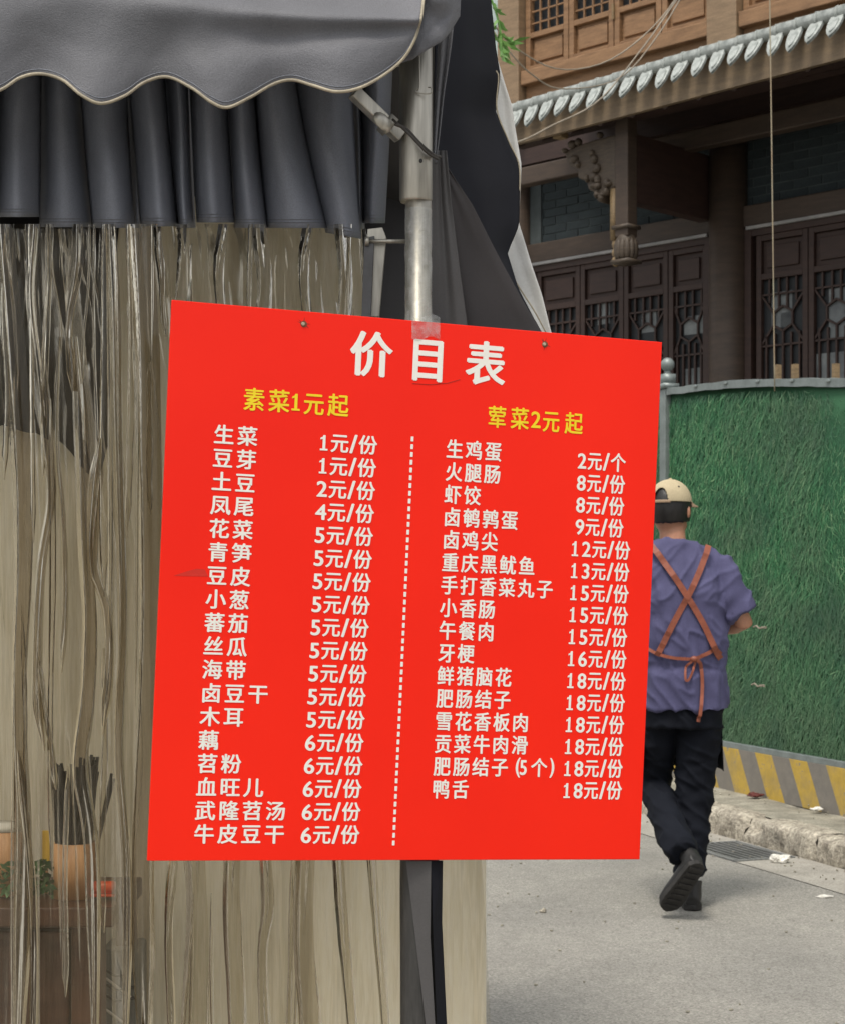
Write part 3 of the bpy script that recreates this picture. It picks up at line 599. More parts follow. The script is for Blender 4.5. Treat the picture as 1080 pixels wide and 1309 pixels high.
# wrapped lower sleeve and strap of the pole
zb = U(0, 1085, 2.32).z
def wrapf(u, v):
    a = math.pi*2*u; r = lerp(.026, .0275, v); z = lerp(zb+.15, 0.0, v)
    f = 1+.07*noise.noise(Vector((u*5, z*3, 0)))+.03*noise.noise(Vector((u*22, z*7, 2)))
    return Vector((-.004+r*f*math.cos(a), PY_+r*f*math.sin(a), z))
m = MB(); m.grid(wrapf, 60, 60); m.build('pole_wrap', M_wrap, tent, True)
m = MB(); m.prism([U(551, 1101, 2.318), U(566, 1101, 2.33), U(565, 1180, 2.33), U(572, 1330, 2.33), U(578, 1500, 2.33), U(566, 1500, 2.314), U(559, 1330, 2.312), U(553, 1180, 2.31)], (0, .004, 0)); m.build('strap', M_black, tent)
m = MB(); m.prism([U(519, 1101, 2.316), U(551, 1101, 2.316), U(550, 1200, 2.315), U(556, 1309, 2.315), U(564, 1450, 2.315), U(564, 1700, 2.315), U(552, 1500, 2.316), U(544, 1309, 2.316), U(531, 1200, 2.316)], (0, .0025, 0)); m.build('pole_flap', M_pale_canvas, tent)
# valance with a wavy edge
SC = [(x_, y_) for k_ in range(-6, -1) for x_, y_ in ((-160+k_*160+160, 102), (-120+k_*160+160, 118), (-82+k_*160+160, 135), (-40+k_*160+160, 118))]
SC += [(-160, 104), (-110, 134), (-50, 132), (0, 115), (26, 99), (52, 94), (80, 102), (105, 122), (130, 132), (160, 122), (185, 105), (214, 98), (245, 112), (270, 130), (291, 137), (320, 124), (350, 107), (374, 102), (400, 109), (430, 117), (460, 112), (490, 96), (515, 75), (530, 50), (538, 24)]
SCs = [tuple(p[:2]) for p in [(q.x, q.y) for q in curve_pts([(a, b_, 0) for a, b_ in SC], 900)]]
def valpt(u, v):
    px, by = SCs[min(int(u*(len(SCs)-1)+.5), len(SCs)-1)]
    tx = px+13*max(0, (px-400)/138); top = -70.
    X = lerp(tx, px, v**.75); u = (px+165)/716; y = lerp(top, by, v)
    d = 2.17+.05*(1-v)-.018*math.sin(v*math.pi)
    d += .012*math.sin((X+10)/160*2*math.pi)*v*v+.007*noise.noise(Vector((X*.004, v*1.3, 1.1)))*(.3+v)
    yc = interp(X, [(0, -25), (150, -6), (300, 13), (400, 21), (540, 25)]); wd = interp(X, [(0, 45), (300, 17), (460, 9), (540, 5)])
    am = interp(X, [(0, .012), (300, .013), (480, .010), (540, .004)])
    d -= am*math.exp(-((y-yc)/wd)**2)-am*.55*math.exp(-((y-yc-wd*2.3)/(wd*1.2))**2)
    d += interp(X, [(0, .0), (200, .012), (540, .02)])*max(0, min(1, (yc-y)/30))
    d += .0010*noise.noise(Vector((X*.03, v*6, 4)))+.0035*noise.noise(Vector((X*.011+y*.01, y*.004, 9)))
    return U(X, y, d+.06*u)
m = MB(); m.grid(valpt, 520, 48); m.build('valance', M_canvas, tent, True, solid=.0016)
m = MB(); m.tube([valpt(i/519, 1)+Vector((0, -.001, 0)) for i in range(520)]+[valpt(1, 1-k/14)+Vector((.0005, -.001, 0)) for k in range(1, 12)], .0021, 8); m.build('piping', M_piping, tent, True)
m = MB(); m.tube([valpt(i/519, .965)+Vector((0, -.0012, 0)) for i in range(520)], .0005, 5); m.build('seam', M_header, tent, True)
# canopy above the valance
def canp(u, v):
    a = valpt(u, 0); sag = .010*noise.noise(Vector((u*6, v*2, 7)))
    if v < .25:
        t = v/.25; return a+Vector((0, -.012*math.sin(t*math.pi)+.03*t, .022*t+.02*math.sin(t*math.pi)*0))
    t = (v-.25)/.75; return a+Vector((0, .03+1.0*t, .022+.50*t-.10*math.sin(t*math.pi)+sag))
m = MB(); m.grid(canp, 100, 26); m.build('canopy', M_canvas, tent, True, solid=.002)
# canopy: rest of the roof and closed back and side, so that the stall is dark inside
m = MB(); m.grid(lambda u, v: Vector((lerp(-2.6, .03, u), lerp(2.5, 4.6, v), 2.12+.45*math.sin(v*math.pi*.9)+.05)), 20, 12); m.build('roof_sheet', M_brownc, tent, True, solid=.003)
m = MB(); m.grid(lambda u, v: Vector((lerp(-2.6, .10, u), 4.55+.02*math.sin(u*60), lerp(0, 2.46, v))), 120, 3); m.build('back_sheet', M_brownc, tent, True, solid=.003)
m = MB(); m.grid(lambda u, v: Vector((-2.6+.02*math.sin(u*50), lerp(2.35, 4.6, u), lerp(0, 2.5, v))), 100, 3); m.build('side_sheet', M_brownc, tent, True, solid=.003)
m = MB(); m.tube([(-2.55, 2.36, 0), (-2.55, 2.36, 2.15)], .018, 16); m.tube([(-2.55, 2.37, 2.06), (0, 2.37, 2.06)], .014, 12); m.build('frame', M_galv, tent, True)
# gathered corner of the canvas over the pole
def corner(u, v):
    px = interp(u, [(0, 505), (.2, 526), (.5, 548), (.75, 570), (1, 587)]); y1 = interp(u, [(0, 82), (.2, 76), (.45, 64), (.66, 54), (.8, 42), (1, 20)])
    return U(px+4*(1-v), lerp(-60, y1, v), 2.262+.05*u*u+.008*math.sin(u*6+v*2)+.010*noise.noise(Vector((u*2.5, v*4, 3)))+.003*noise.noise(Vector((u*8, v*14, 5))))
m = MB(); m.grid(corner, 60, 30); m.build('gathered_corner', M_canvas, tent, True, solid=.002)
def fold1(u, v):
    l = curve_pts([(571, 10, 0), (568, 60, 0), (562, 120, 0), (558, 172, 0), (556, 200, 0)], 20); p = l[int(v*19)]
    w = interp(v, [(0, 22), (.25, 17), (.5, 11), (.8, 7), (1, 4)])
    return U(p.x-w/2+w*u, p.y, 2.365+.006*math.cos(u*math.pi*3)+.01*u)
m = MB(); m.grid(fold1, 16, 20); m.build('fold', M_canvas, tent, True, solid=.0015)
# side curtain to the right of the pole: pale strip, umber sheet and black liner with a pale rolled edge
def sheet(name, rows, m, n=24, waves=(.01, 6), seed=0, solid=.0016, thick=True):
    """rows: (y, x_left, depth_left, x_right, depth_right) down the sheet"""
    ys = [r[0] for r in rows]; y0, y1 = ys[0], ys[-1]
    def f(u, v):
        y = lerp(y0, y1, v); xl, dl, xr, dr = [float(np.interp(y, ys, [r[k] for r in rows])) for k in (1, 2, 3, 4)]
        w = waves[0]*math.sin(u*waves[1]+v*1.7+seed)+.004*noise.noise(Vector((u*4, v*5, seed+.5)))
        return U(lerp(xl, xr, u), y, lerp(dl, dr, u)+w)
    mb = MB(); mb.grid(f, n, 50); return mb.build(name, m, tent, True, solid=solid if thick else 0)
sheet('side_strip', [(192, 551, 2.40, 571, 2.41), (260, 550, 2.40, 577, 2.41), (340, 550, 2.39, 587, 2.40), (420, 549, 2.39, 598, 2.40), (1000, 548, 2.40, 592, 2.41)], M_pale_canvas, waves=(.003, 4))
sheet('side_curtain', [(195, 560, 2.425, 564, 2.425), (210, 560, 2.425, 570, 2.425), (262, 562, 2.425, 604, 2.43), (320, 568, 2.43, 633, 2.44), (390, 575, 2.43, 671, 2.45), (421, 578, 2.43, 691, 2.46), (470, 580, 2.43, 712, 2.46), (700, 580, 2.44, 690, 2.47), (1010, 570, 2.44, 628, 2.47)], M_umber, waves=(.003, 5), seed=2)
sheet('black_flap', [(-60, 555, 2.46, 612, 2.62), (0, 558, 2.46, 627, 2.62), (60, 556, 2.46, 633, 2.62), (96, 555, 2.46, 639, 2.62), (143, 555, 2.46, 633, 2.62), (180, 555, 2.46, 650, 2.62), (208, 560, 2.46, 663, 2.62), (240, 580, 2.47, 664, 2.60), (288, 600, 2.48, 663, 2.58), (323, 615, 2.48, 648, 2.56), (369, 640, 2.50, 662, 2.56), (413, 662, 2.50, 685, 2.56), (435, 672, 2.50, 697, 2.56)], M_black, waves=(.006, 7), seed=1)
sheet('pale_edge', [(74, 630, 2.68, 635, 2.68), (100, 624, 2.68, 643, 2.68), (134, 620, 2.68, 654, 2.68), (180, 634, 2.68, 661, 2.68), (210, 640, 2.68, 666, 2.68), (285, 640, 2.68, 663, 2.68), (300, 630, 2.67, 668, 2.67), (340, 630, 2.65, 680, 2.65), (375, 640, 2.65, 692, 2.65), (383, 645, 2.65, 694, 2.65), (424, 665, 2.65, 704, 2.65), (440, 670, 2.65, 709, 2.65)], M_white, waves=(.004, 3), seed=5)
rim = [(634, 90), (637, 100), (635, 140), (650, 180), (663, 210), (663.5, 250), (660, 292), (648, 325), (657, 356), (682, 396), (698, 426)]
m = MB(); m.tube(curve_pts([U(a, b_, 2.60) for a, b_ in rim], 60), .0012, 6); m.build('hem', M_piping, tent, True)
# ---- pleated header above the clear plastic, then the plastic itself
PLEATS = [(-160+k_*64, -98+k_*64, -161+k_*64, -99+k_*64, 284, 0) for k_ in range(-12, 0)]+[(-160, -60, -160, -62, 275, 0), (-60, -2, -62, -4, 277, 0), (-2, 53, -4, 51, 277, 0), (53, 100, 51, 120, 290, .010), (100, 160, 118, 172, 291, 0), (160, 180, 170, 182, 291, .03), (163, 209, 180, 228, 289, .0), (209, 241, 228, 250, 291, .008), (241, 288, 252, 300, 284, 0), (288, 323, 300, 343, 291, .005), (323, 374, 341, 420, 291, 0), (370, 448, 417, 462, 297, .004), (448, 462, 455, 466, 292, .04), (460, 502, 464, 492, 285, .03)]
def header(P, idx):
    a0, a1, b0, b1, yb, back = P
    def f(u, v):
        px = lerp(lerp(a0, a1, u), lerp(b0, b1, u), v**1.3)+1.5*math.sin(v*5+idx)*math.sin(u*math.pi); s_ = math.sin(u*math.pi)
        slope = .0025*math.sin(u*9+idx)
        d = TY(px)+back*2.2+.035-.066*abs(s_)**.9+.008*noise.noise(Vector((u*2+idx*7, v*2.2, 0)))+slope
        return U(px, lerp(60, yb+4*(1-s_)*0+(8*u if idx == 23 else 0), v), d)
    return f
hp = thing('plastic_curtain', 'clear wrinkled plastic curtain hanging from a pleated charcoal header behind the price board', 'curtain', (-.3, 2.42, 0))
for i, P in enumerate(PLEATS):
    m = MB(); m.grid(header(P, i), 18, 26); m.build('pleat', M_header, hp, True, solid=.0012)
    f = header(P, i); mb = MB()
    for dv in (.955, .972): mb.tube([f(k/14, dv)+Vector((0, -.0012, 0)) for k in range(15)], .0005, 4)
    mb.build('hem_stitching', M_canvas, hp)
# clear sheets
def bottom_right(y): return interp(y, [(270, 462), (300, 470), (420, 483), (700, 560), (1000, 606), (1120, 617), (1309, 627), (1990, 655)])
def plast(u, v):
    y = lerp(286, 1990, v); xr = bottom_right(y); px = lerp(-170, xr, u)
    up = max(0, 1-v*7)
    w_ = .55*noise.noise(Vector((v*1.7, 5, u*2.5)))
    big = math.sin(u*26+w_*3)*.010+noise.noise(Vector((u*9+w_, v*.9, 3)))*.03
    r = 1-abs(noise.noise(Vector((u*24+w_, v*2.1, 8)))); fine = (r**9)*.006*max(0, min(1, noise.noise(Vector((u*5, v*3, 12)))*5))
    r2 = 1-abs(noise.noise(Vector((u*34+v*9, v*11-u*5, 2)))); cr = (r2**9)*.005*(.12+up*1.3)
    quiet = 1-.92*max(0, min(1, (px-470)/80))
    return U(px, y, TY(px)+.045+(big+fine+cr)*quiet)
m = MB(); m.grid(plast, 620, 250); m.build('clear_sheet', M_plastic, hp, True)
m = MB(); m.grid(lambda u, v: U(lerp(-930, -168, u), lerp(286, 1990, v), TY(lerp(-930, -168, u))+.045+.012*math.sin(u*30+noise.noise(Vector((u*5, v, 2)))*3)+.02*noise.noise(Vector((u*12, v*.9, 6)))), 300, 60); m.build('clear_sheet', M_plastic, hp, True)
def plast2(u, v):                                         # loose fold of clear film in front, at the left
    y = lerp(292, 1990, v); px = lerp(-40, interp(y, [(280, 118), (520, 150), (700, 172), (1100, 170), (1990, 190)]), u)
    up = max(0, 1-v*5); r2 = 1-abs(noise.noise(Vector((u*8+v*5, v*14-u*3, 6)))); r = 1-abs(noise.noise(Vector((u*7, v*1.8, 11))))
    return U(px, y, TY(px)-.005+.012*math.sin(u*11+2*noise.noise(Vector((v*2, u*3, 1))))+.020*noise.noise(Vector((u*4, v*1.1, 4)))+(r2**8)*.006*(.15+up)+(r**9)*.002)
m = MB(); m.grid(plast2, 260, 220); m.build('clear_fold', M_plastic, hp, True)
# gathers where the film lies in several layers, darker than the single sheet
FOLDS = [([(2, 286), (14, 400), (26, 560), (30, 720), (24, 900), (30, 1100), (22, 1400)], 17), ([(44, 286), (40, 380), (50, 470), (58, 560), (64, 640), (52, 730), (47, 880), (56, 960)], 10),
 ([(76, 430), (72, 560), (80, 660), (83, 780), (78, 860)], 6), ([(96, 430), (104, 560), (109, 700), (114, 800), (110, 900), (103, 985), (118, 1100), (122, 1400)], 14),
 ([(128, 560), (120, 640), (119, 720), (137, 780), (139, 860), (132, 940)], 11), ([(140, 286), (147, 400), (151, 560), (157, 800), (152, 960), (164, 1130), (160, 1400)], 9),
 ([(176, 286), (186, 420), (190, 560), (194, 800), (182, 1100), (186, 1400)], 24), ([(48, 840), (56, 900), (66, 960), (72, 1010)], 6), ([(100, 286), (98, 350), (88, 420), (92, 500)], 8),
 ([(22, 960), (34, 1060), (44, 1200), (40, 1400)], 9), ([(246, 1060), (252, 1180), (250, 1330), (256, 1500)], 22), ([(300, 1040), (296, 1150), (304, 1320), (300, 1500)], 16),
 ([(334, 1040), (342, 1150), (336, 1230), (344, 1400)], 11), ([(392, 1040), (388, 1200), (398, 1330), (394, 1500)], 20), ([(428, 1040), (438, 1180), (452, 1330), (460, 1500)], 10), ([(470, 1040), (482, 1180), (494, 1330), (500, 1500)], 9),
 ([(222, 1080), (216, 1200), (224, 1400)], 8), ([(232, 286), (236, 340), (230, 420)], 12), ([(286, 286), (280, 350), (288, 440)], 9), ([(330, 286), (338, 360), (334, 440)], 14), ([(394, 286), (388, 350), (398, 440)], 10), ([(436, 286), (442, 360), (438, 440)], 12), ([(200, 286), (206, 350), (212, 430)], 7)]
rf = random.Random(21); NF = len(FOLDS)
for k in range(30):                                       # thin single creases, most with a highlight painted as milky tone
    x = rf.uniform(-60, 470) if k < 14 else rf.uniform(-30, 200); y0 = 286 if rf.random() < .55 or x > 200 and k < 12 else rf.uniform(380, 1000); L_ = rf.uniform(150, 620); dx = rf.gauss(0, 7)
    if x > 200 and rf.random() < .6: y0 = rf.uniform(1040, 1150); L_ = 500
    FOLDS.append(([(x, y0), (x+dx*.4+rf.gauss(0, 2), y0+L_*.35), (x+dx+rf.gauss(0, 2), y0+L_*.7), (x+dx*1.3, y0+L_)], rf.uniform(2.5, 9)))
for q, (pts, wd) in enumerate(FOLDS):
    wd = wd*(1.45 if q < NF else 1); straight = .15 if pts[0][0] > 200 or q >= NF else .35
    fm = (M_fold2 if pts[0][0] > 200 else M_fold) if q < NF else (M_foldm if q % 3 else M_fold2)
    P = curve_pts([(a, b_, 0) for a, b_ in pts], 70)
    def ff_(u, v, P=P, wd=wd, q=q, pts=pts, straight=straight):
        p = P[min(69, int(v*69+.5))]; te = min(1, (1-v)*9)*min(1, v*9) if pts[0][1] > 300 else min(1, (1-v)*9)
        w = wd*(.25+.75*te)*(1+.40*noise.noise(Vector((v*2.2, q*3.1, 0))))
        c = 5*straight*noise.noise(Vector((v*3, q*2.3, 7)))
        return U(p.x+c+w*(u-.5)+.5*noise.noise(Vector((v*14, u*2+q, 3))), p.y, TY(p.x)-.012+(.0 if p.x > 200 else -.02)-.0004*(q % 17)-(.010 if q < NF else .004)*math.sin(u*math.pi)+(.0025 if q < NF else 0)*math.sin(u*math.pi*3+v*5))
    m = MB(); m.grid(ff_, 12 if q < NF else 6, 70); m.build('film_fold', fm, hp, True)
# ---- frame pieces near the pole
m = MB(); a, b_ = U(452, 117, 2.30), U(512, 175, 2.33); d = (b_-a).normalized(); R = d.to_track_quat('X', 'Z').to_matrix()
m.box((a+b_)/2, ((b_-a).length, .016, .017), R); m.build('brace', M_galv, tent, bevel=.0015)
m = MB(); m.box(a.lerp(b_, .72), (.012, .022, .023), R); m.sphere(a.lerp(b_, .62)+Vector((0, -.008, -.004)), (.016, .006, .010), 12, 8, R); m.build('clamp', M_galv, tent, True)
m = MB(); m.tube(curve_pts([U(505, 158, 2.30), U(520, 165, 2.305), U(536, 182, 2.31), U(553, 197, 2.325), U(562, 200, 2.36)], 20), .0024, 8); m.tube(curve_pts([U(502, 152, 2.31), U(524, 172, 2.30), U(545, 194, 2.31), U(560, 203, 2.34)], 20), .0018, 8); m.build('binding_wire', M_wdark, tent, True)
bk = tent
m = MB(); m.prism([U(470, 292, 2.36), U(489, 290, 2.36), U(494, 303, 2.36), U(485, 405, 2.36), U(465, 405, 2.36)], (0, .012, 0)); m.build('bracket', M_galv, bk, bevel=.001)
m = MB(); m.prism([U(466, 303, 2.352), U(479, 301, 2.352), U(474, 410, 2.352), U(462, 410, 2.352)], (0, .008, 0)); m.build('bracket', M_darkst, bk, bevel=.001)
m = MB(); m.tube([U(470, 308, 2.352), U(520, 308, 2.352)], .0028, 10); m.tube([U(467, 308, 2.35), U(472, 308, 2.35)], .0065, 8); m.build('bolt', M_galv, bk, True)
# ---- inside the stall
def backdrop_pt(u, v):  # added cream sheet that stands for the beige reflection in the film
    X = lerp(-2.2, .106, u); px = 540+X/2.85*FP
    yt = interp(px, [(-300, 540), (0, 545), (30, 552), (75, 566), (100, 590), (128, 612), (142, 560), (146, 420), (150, 250), (462, 250), (480, 620), (800, 620)])
    yt += 14*noise.noise(Vector((px*.03, 0, 2)))+5*noise.noise(Vector((px*.13, 0, 2)))
    zt = EYE-(yt-HZ)/FP*2.85
    return Vector((X, 2.85+.022*math.sin(X*13+v)+.014*noise.noise(Vector((X*6, v*2, 0)))+.06*v*0, lerp(zt, .0, v)))
tp_ = tag(MB().add([], []).grid(backdrop_pt, 200, 40).build('reflection_backdrop', M_cream, None, True, solid=.002), 'cream tarpaulin added behind the clear plastic in place of its beige reflection', 'backdrop')
tbl = thing('stall_table', 'dark brown wooden stall table seen dimly through the clear plastic', 'table', (-.85, 2.6, 0))
zT = U(0, 1146, 2.62).z
xT = U(153, 0, 2.58).x
MB().box(((xT-1.2)/1, 2.66, zT-.015), (1.2*2, .26, .03)).build('tabletop', M_tdark, tbl, bevel=.003)
MB().box((xT-1.2-.02, 2.70, zT-.32), (2.32, .14, .58)).build('front_panel', M_tdark, tbl)
for x in (xT-.05, xT-.6): MB().box((x, 2.60, zT/2-.015), (.045, .045, zT-.03)).build('leg', M_tdark, tbl, bevel=.002)
for x in (xT-.3, xT-.85): MB().box((x, 2.612, zT-.30), (.44, .02, .50)).build('panel', M_tdark, tbl, bevel=.004)
bx = tag(MB().box(U(162, 1170, 2.60), (.025, .05, .085)).build('dark_box', M_tdark, None, bevel=.002), 'small dark box clipped to the right end of the stall table', 'box')
# chopstick pot with black chopsticks
pc = Vector((U(94, 0, 2.60).x, 2.61, zT)); pr = .0305
pot = thing('bamboo_pot', 'round bamboo pot standing on the stall table, packed with black chopsticks', 'pot', pc)
m = MB(); m.tube([pc+Vector((0, 0, .001)), pc+Vector((0, 0, .0835))], [pr, pr*.97], 24, cap=False); m.build('wall', M_bamboo, pot, True, solid=.004)
m = MB(); m.tube([pc+Vector((0, 0, .002)), pc+Vector((0, 0, .006))], pr*.95, 24); m.build('base', M_bamboo, pot)
def sticks(name, n, top_px, label, spread, group=None):
    m = MB()
    for k in range(n):
        a = random.uniform(0, 6.28); r = pr*.8*math.sqrt(random.random()); q = pc+Vector((r*math.cos(a), r*math.sin(a)*.9, .01))
        tx = U(random.uniform(*top_px), random.uniform(*spread), 2.60); t = Vector((tx.x, q.y, tx.z)); m.tube([q, t], .0026, 6)
    return tag(m.build(name, M_stick), label, 'chopsticks', group)
sticks('chopsticks', 26, (66, 82), 'upright bundle of black chopsticks at the left of the bamboo pot', (975, 1000))
sticks('chopsticks', 34, (92, 124), 'splayed bundle of black chopsticks at the right of the bamboo pot', (965, 1000))
m = MB()
for k in range(4): m.tube([pc+Vector((.022, 0, .03)), U(random.uniform(136, 146), random.uniform(985, 1000), 2.61)], .0026, 6)
tag(m.build('chopsticks', M_stick), 'few black chopsticks leaning far out to the right of the bamboo pot', 'chopsticks')
oc = U(133, 1135, 2.60)
m = MB(); m.tube([oc+Vector((-.018, 0, 0)), oc+Vector((-.014, 0, 0)), oc+Vector((.014, 0, 0)), oc+Vector((.017, 0, 0))], [.007, .010, .010, .008], 14); m.box(oc+Vector((0, 0, -.0105)), (.036, .03, .003)); tag(m.build('orange_tub', M_orange, None, True), 'small orange plastic tub on the stall table right of the bamboo pot', 'tub')
m = MB(); c0 = U(8, 1100, 2.62); m.tube([c0+Vector((0, 0, -.052)), c0+Vector((0, 0, .045))], [.024, .028], 20); o = m.build('paper_cup', M_bamboo, None, True); tag(o, 'pale wooden tub with a white rim at the left end of the stall table', 'tub')
m = MB(); m.tube([c0+Vector((0, 0, .046)), c0+Vector((0, 0, .057))], .0285, 20); r = m.build('rim', M_paper, None, True); r.parent = o; o.name = 'wooden_tub'
yc = thing('yellow_card', 'small yellow card standing beside the bamboo pot', 'card', U(58, 1145, 2.63))
MB().box(U(59, 1083, 2.64), (.011, .004, .05)).build('card', M_yellowp, yc); MB().box(U(59, 1112, 2.64)+Vector((0, .004, -.01)), (.004, .003, .06)).build('stick', M_bamboo, yc)
m = MB()
for k in range(150):
    p = U(random.uniform(-10, 70), random.uniform(1102, 1144), random.uniform(2.58, 2.62)); d = Vector((random.gauss(0, 1), random.gauss(0, 1), random.gauss(0, 1))).normalized()*random.uniform(.006, .013); w = d.cross(Vector((0, 1, .3))).normalized()*.004
    m.add([p-d, p+w, p+d, p-w], [(0, 1, 2, 3)])
tag(m.build('vegetable_heap', M_greenp), 'heap of chopped green vegetables beside the bamboo pot on the stall table', 'vegetables', kind='stuff')
cb = thing('grey_crate', 'grey plastic crate with dark lines standing low behind the right end of the stall table', 'crate', (-.45, 2.68, 0))
c1, c2 = U(136, 1212, 2.72), U(172, 1309, 2.72)
MB().box(((c1.x+c2.x)/2, 2.75, c1.z/2), (.06, .1, c1.z)).build('body', M_grey, cb, bevel=.006)
for yy in (1240, 1258, 1272): MB().tube(curve_pts([U(134, yy, 2.695), U(150, yy+8, 2.69), U(173, yy+4, 2.695)], 10), .0025, 6).build('ridge', M_stick, cb, True)
for yy in (1250, 1290): MB().tube(curve_pts([U(134, yy, 2.69), U(155, yy+16, 2.69), U(168, yy+26, 2.695)], 10), .002, 6).build('cord', M_paper, cb, True)

# ---------------------------------------------------------------- price board
bpos = Vector((-.0098, 2.3, 1.3238)); yaw, rol, pit, BW, BH = .2777, .0422, .0107, .6812, .7209
BM = Matrix.Rotation(yaw, 3, 'Z') @ Matrix.Rotation(pit, 3, 'X') @ Matrix.Rotation(rol, 3, 'Y')
M_red = bpy.data.materials.new('red_board_print'); M_red.use_nodes = True; nt = M_red.node_tree; b = nt.nodes['Principled BSDF']
v = coords(nt); n1 = ntex(nt, v, 3, 4, .5); n2 = ntex(nt, v, 260, 3, .6); n3 = ntex(nt, coords(nt, (3, 1, 80)), 6, 3)
c = ramp(nt, n1, [(.3, (.90, .016, .002)), (.7, (.84, .012, .0015))]); c = mixc(nt, .05, c, n2, 'OVERLAY')
nt.links.new(c, b.inputs['Base Color']); b.inputs['Roughness'].default_value = .36; b.inputs['Specular IOR Level'].default_value = .3
bump(nt, math_(nt, 'ADD', n1, math_(nt, 'MULTIPLY', n3, .03)), b, .16, .012)
M_prw = mat('white_print', (.82, .80, .74), (.78, .76, .70), 40, .4, fine=400, fineamt=.08, bmp=0)
M_pry = mat('yellow_print', (.86, .66, .01), (.80, .58, .01), 40, .4, fine=400, fineamt=.08, bmp=0)
sign = thing('price_board', 'bright red square price board with white Chinese menu lettering taped to the tent pole', 'sign', bpos)
sign['rel'] = 1
def SP(x, z, out=0): return bpos+BM @ Vector((x, -out, z))
T_ = .006
SOFF = BM @ Vector((0, T_, 0))
m = MB(); m.box(bpos+BM @ Vector((0, T_/2, 0)), (BW, T_, BH), BM)
def sparent(o):
    o.parent = sign; o.matrix_parent_inverse = Matrix.Translation(bpos).inverted(); return o
sparent(m.build('board', M_red, None, bevel=.0008))
m = MB(); m.box(bpos+BM @ Vector((0, T_+.0008, 0)), (BW-.002, .0014, BH-.002), BM); sparent(m.build('backing', M_curt, None))
def buv(px, py):
    r = Vector(((px-540)/FP, 1, -(py-HZ)/FP)); o = Vector((0, 0, EYE)); n = BM @ Vector((0, 1, 0))
    t = (bpos-o).dot(n)/r.dot(n); p = BM.transposed() @ (o+r*t-bpos); return p.x, p.z
GL = {}
def glyph(c, off):
    if (c, off) not in GL:
        cu = bpy.data.curves.new('glyph', 'FONT'); cu.body = c; cu.size = 1; cu.offset = off; cu.resolution_u = 4
        o = bpy.data.objects.new('glyph', cu); COL.objects.link(o); bpy.context.view_layer.update()
        me = bpy.data.meshes.new_from_object(o.evaluated_get(bpy.context.evaluated_depsgraph_get()))
        V = [tuple(v.co) for v in me.vertices]; F = [tuple(p.vertices) for p in me.polygons]
        GL[(c, off)] = (V, F); bpy.data.objects.remove(o); bpy.data.meshes.remove(me); bpy.data.curves.remove(cu)
    return GL[(c, off)]
ONE = ([(.03, .50), (.06, .585), (.13, .60), (.165, .69), (.25, .69), (.25, .07), (.36, .07), (.36, 0), (.03, 0), (.03, .07), (.145, .07), (.145, .53)], [(0, 1, 2, 11), (2, 3, 4, 11), (11, 4, 5, 10), (10, 5, 6, 7), (9, 10, 7, 8)])
def put_text(name, items, m, off=.025, out=.0004):
    """items: (character, centre u, centre v, em width, em height)"""
    mb = MB()
    for c, cx, cz, ew, eh in items:
        V, F = glyph(c, 0); cjk = ord(c) > 255
        if c == '1': V, F = [(x, y, 0) for x, y in ONE[0]], ONE[1]
        if cjk: mx, my = .5, .377
        else: xs = [p[0] for p in V]; mx, my = (min(xs)+max(xs))/2, (.345 if c not in '()' else .24)
        sh = off if c != '1' else off*.4
        for k, (dx, dy) in enumerate(((0, 0), (-sh, 0), (sh, 0), (0, sh*.6), (0, -sh*.6), (-sh*.6, sh*.45), (sh*.6, -sh*.45))):
            mb.add([SP(cx+(x-mx+dx)*ew, cz+(y-my+dy)*eh, out+k*.00003) for x, y, _ in V], F)
    return sparent(mb.build(name, m))
LEFT = [('生菜', '1'), ('豆芽', '1'), ('土豆', '2'), ('凤尾', '4'), ('花菜', '5'), ('青笋', '5'), ('豆皮', '5'), ('小葱', '5'), ('蕃茄', '5'), ('丝瓜', '5'), ('海带', '5'), ('卤豆干', '5'), ('木耳', '5'), ('藕', '6'), ('苕粉', '6'), ('血旺儿', '6'), ('武隆苕汤', '6'), ('牛皮豆干', '6')]
RIGHT = [('生鸡蛋', '2', '个'), ('火腿肠', '8'), ('虾饺', '8'), ('卤鹌鹑蛋', '9'), ('卤鸡尖', '12'), ('重庆黑鱿鱼', '13'), ('手打香菜丸子', '15'), ('小香肠', '15'), ('午餐肉', '15'), ('牙梗', '16'), ('鲜猪脑花', '18'), ('肥肠结子', '18'), ('雪花香板肉', '18'), ('贡菜牛肉滑', '18'), ('肥肠结子(5个)', '18'), ('鸭舌', '18')]
def rowpos(a, b_, t):                                     # even rows on the board between two photo points
    p, q = buv(*a), buv(*b_); return lerp(p[0], q[0], t), lerp(p[1], q[1], t)
def names(txt, p0, pitch, ew, eh):
    x, z = p0; it = []
    for c in txt:
        if c in '(5)': it.append((c, x+{'(': -.001, '5': -.007, ')': -.0085}[c], z, ew*.95, eh*1.05)); x += pitch*(.5 if c == '(' else .58)
        else: it.append((c, x, z, ew, eh)); x += pitch
    return it
for i, (nm, pr_) in enumerate(LEFT):
    t = i/17
    put_text('dish_name', names(nm, rowpos((286.5, 555.5), (261, 1066.5), t), .0308, .0272, .0268), M_prw)
    x, z = rowpos((414.4, 565), (391.5, 1067), t)
    it = [(pr_, x, z-.001, .030, .0288)]+[(c, x+o, z, w, .0268 if c != '/' else .034) for c, o, w in (('元', .0212, .0252), ('/', .0400, .034), ('份', .0595, .0258))]
    put_text('price', it, M_prw)
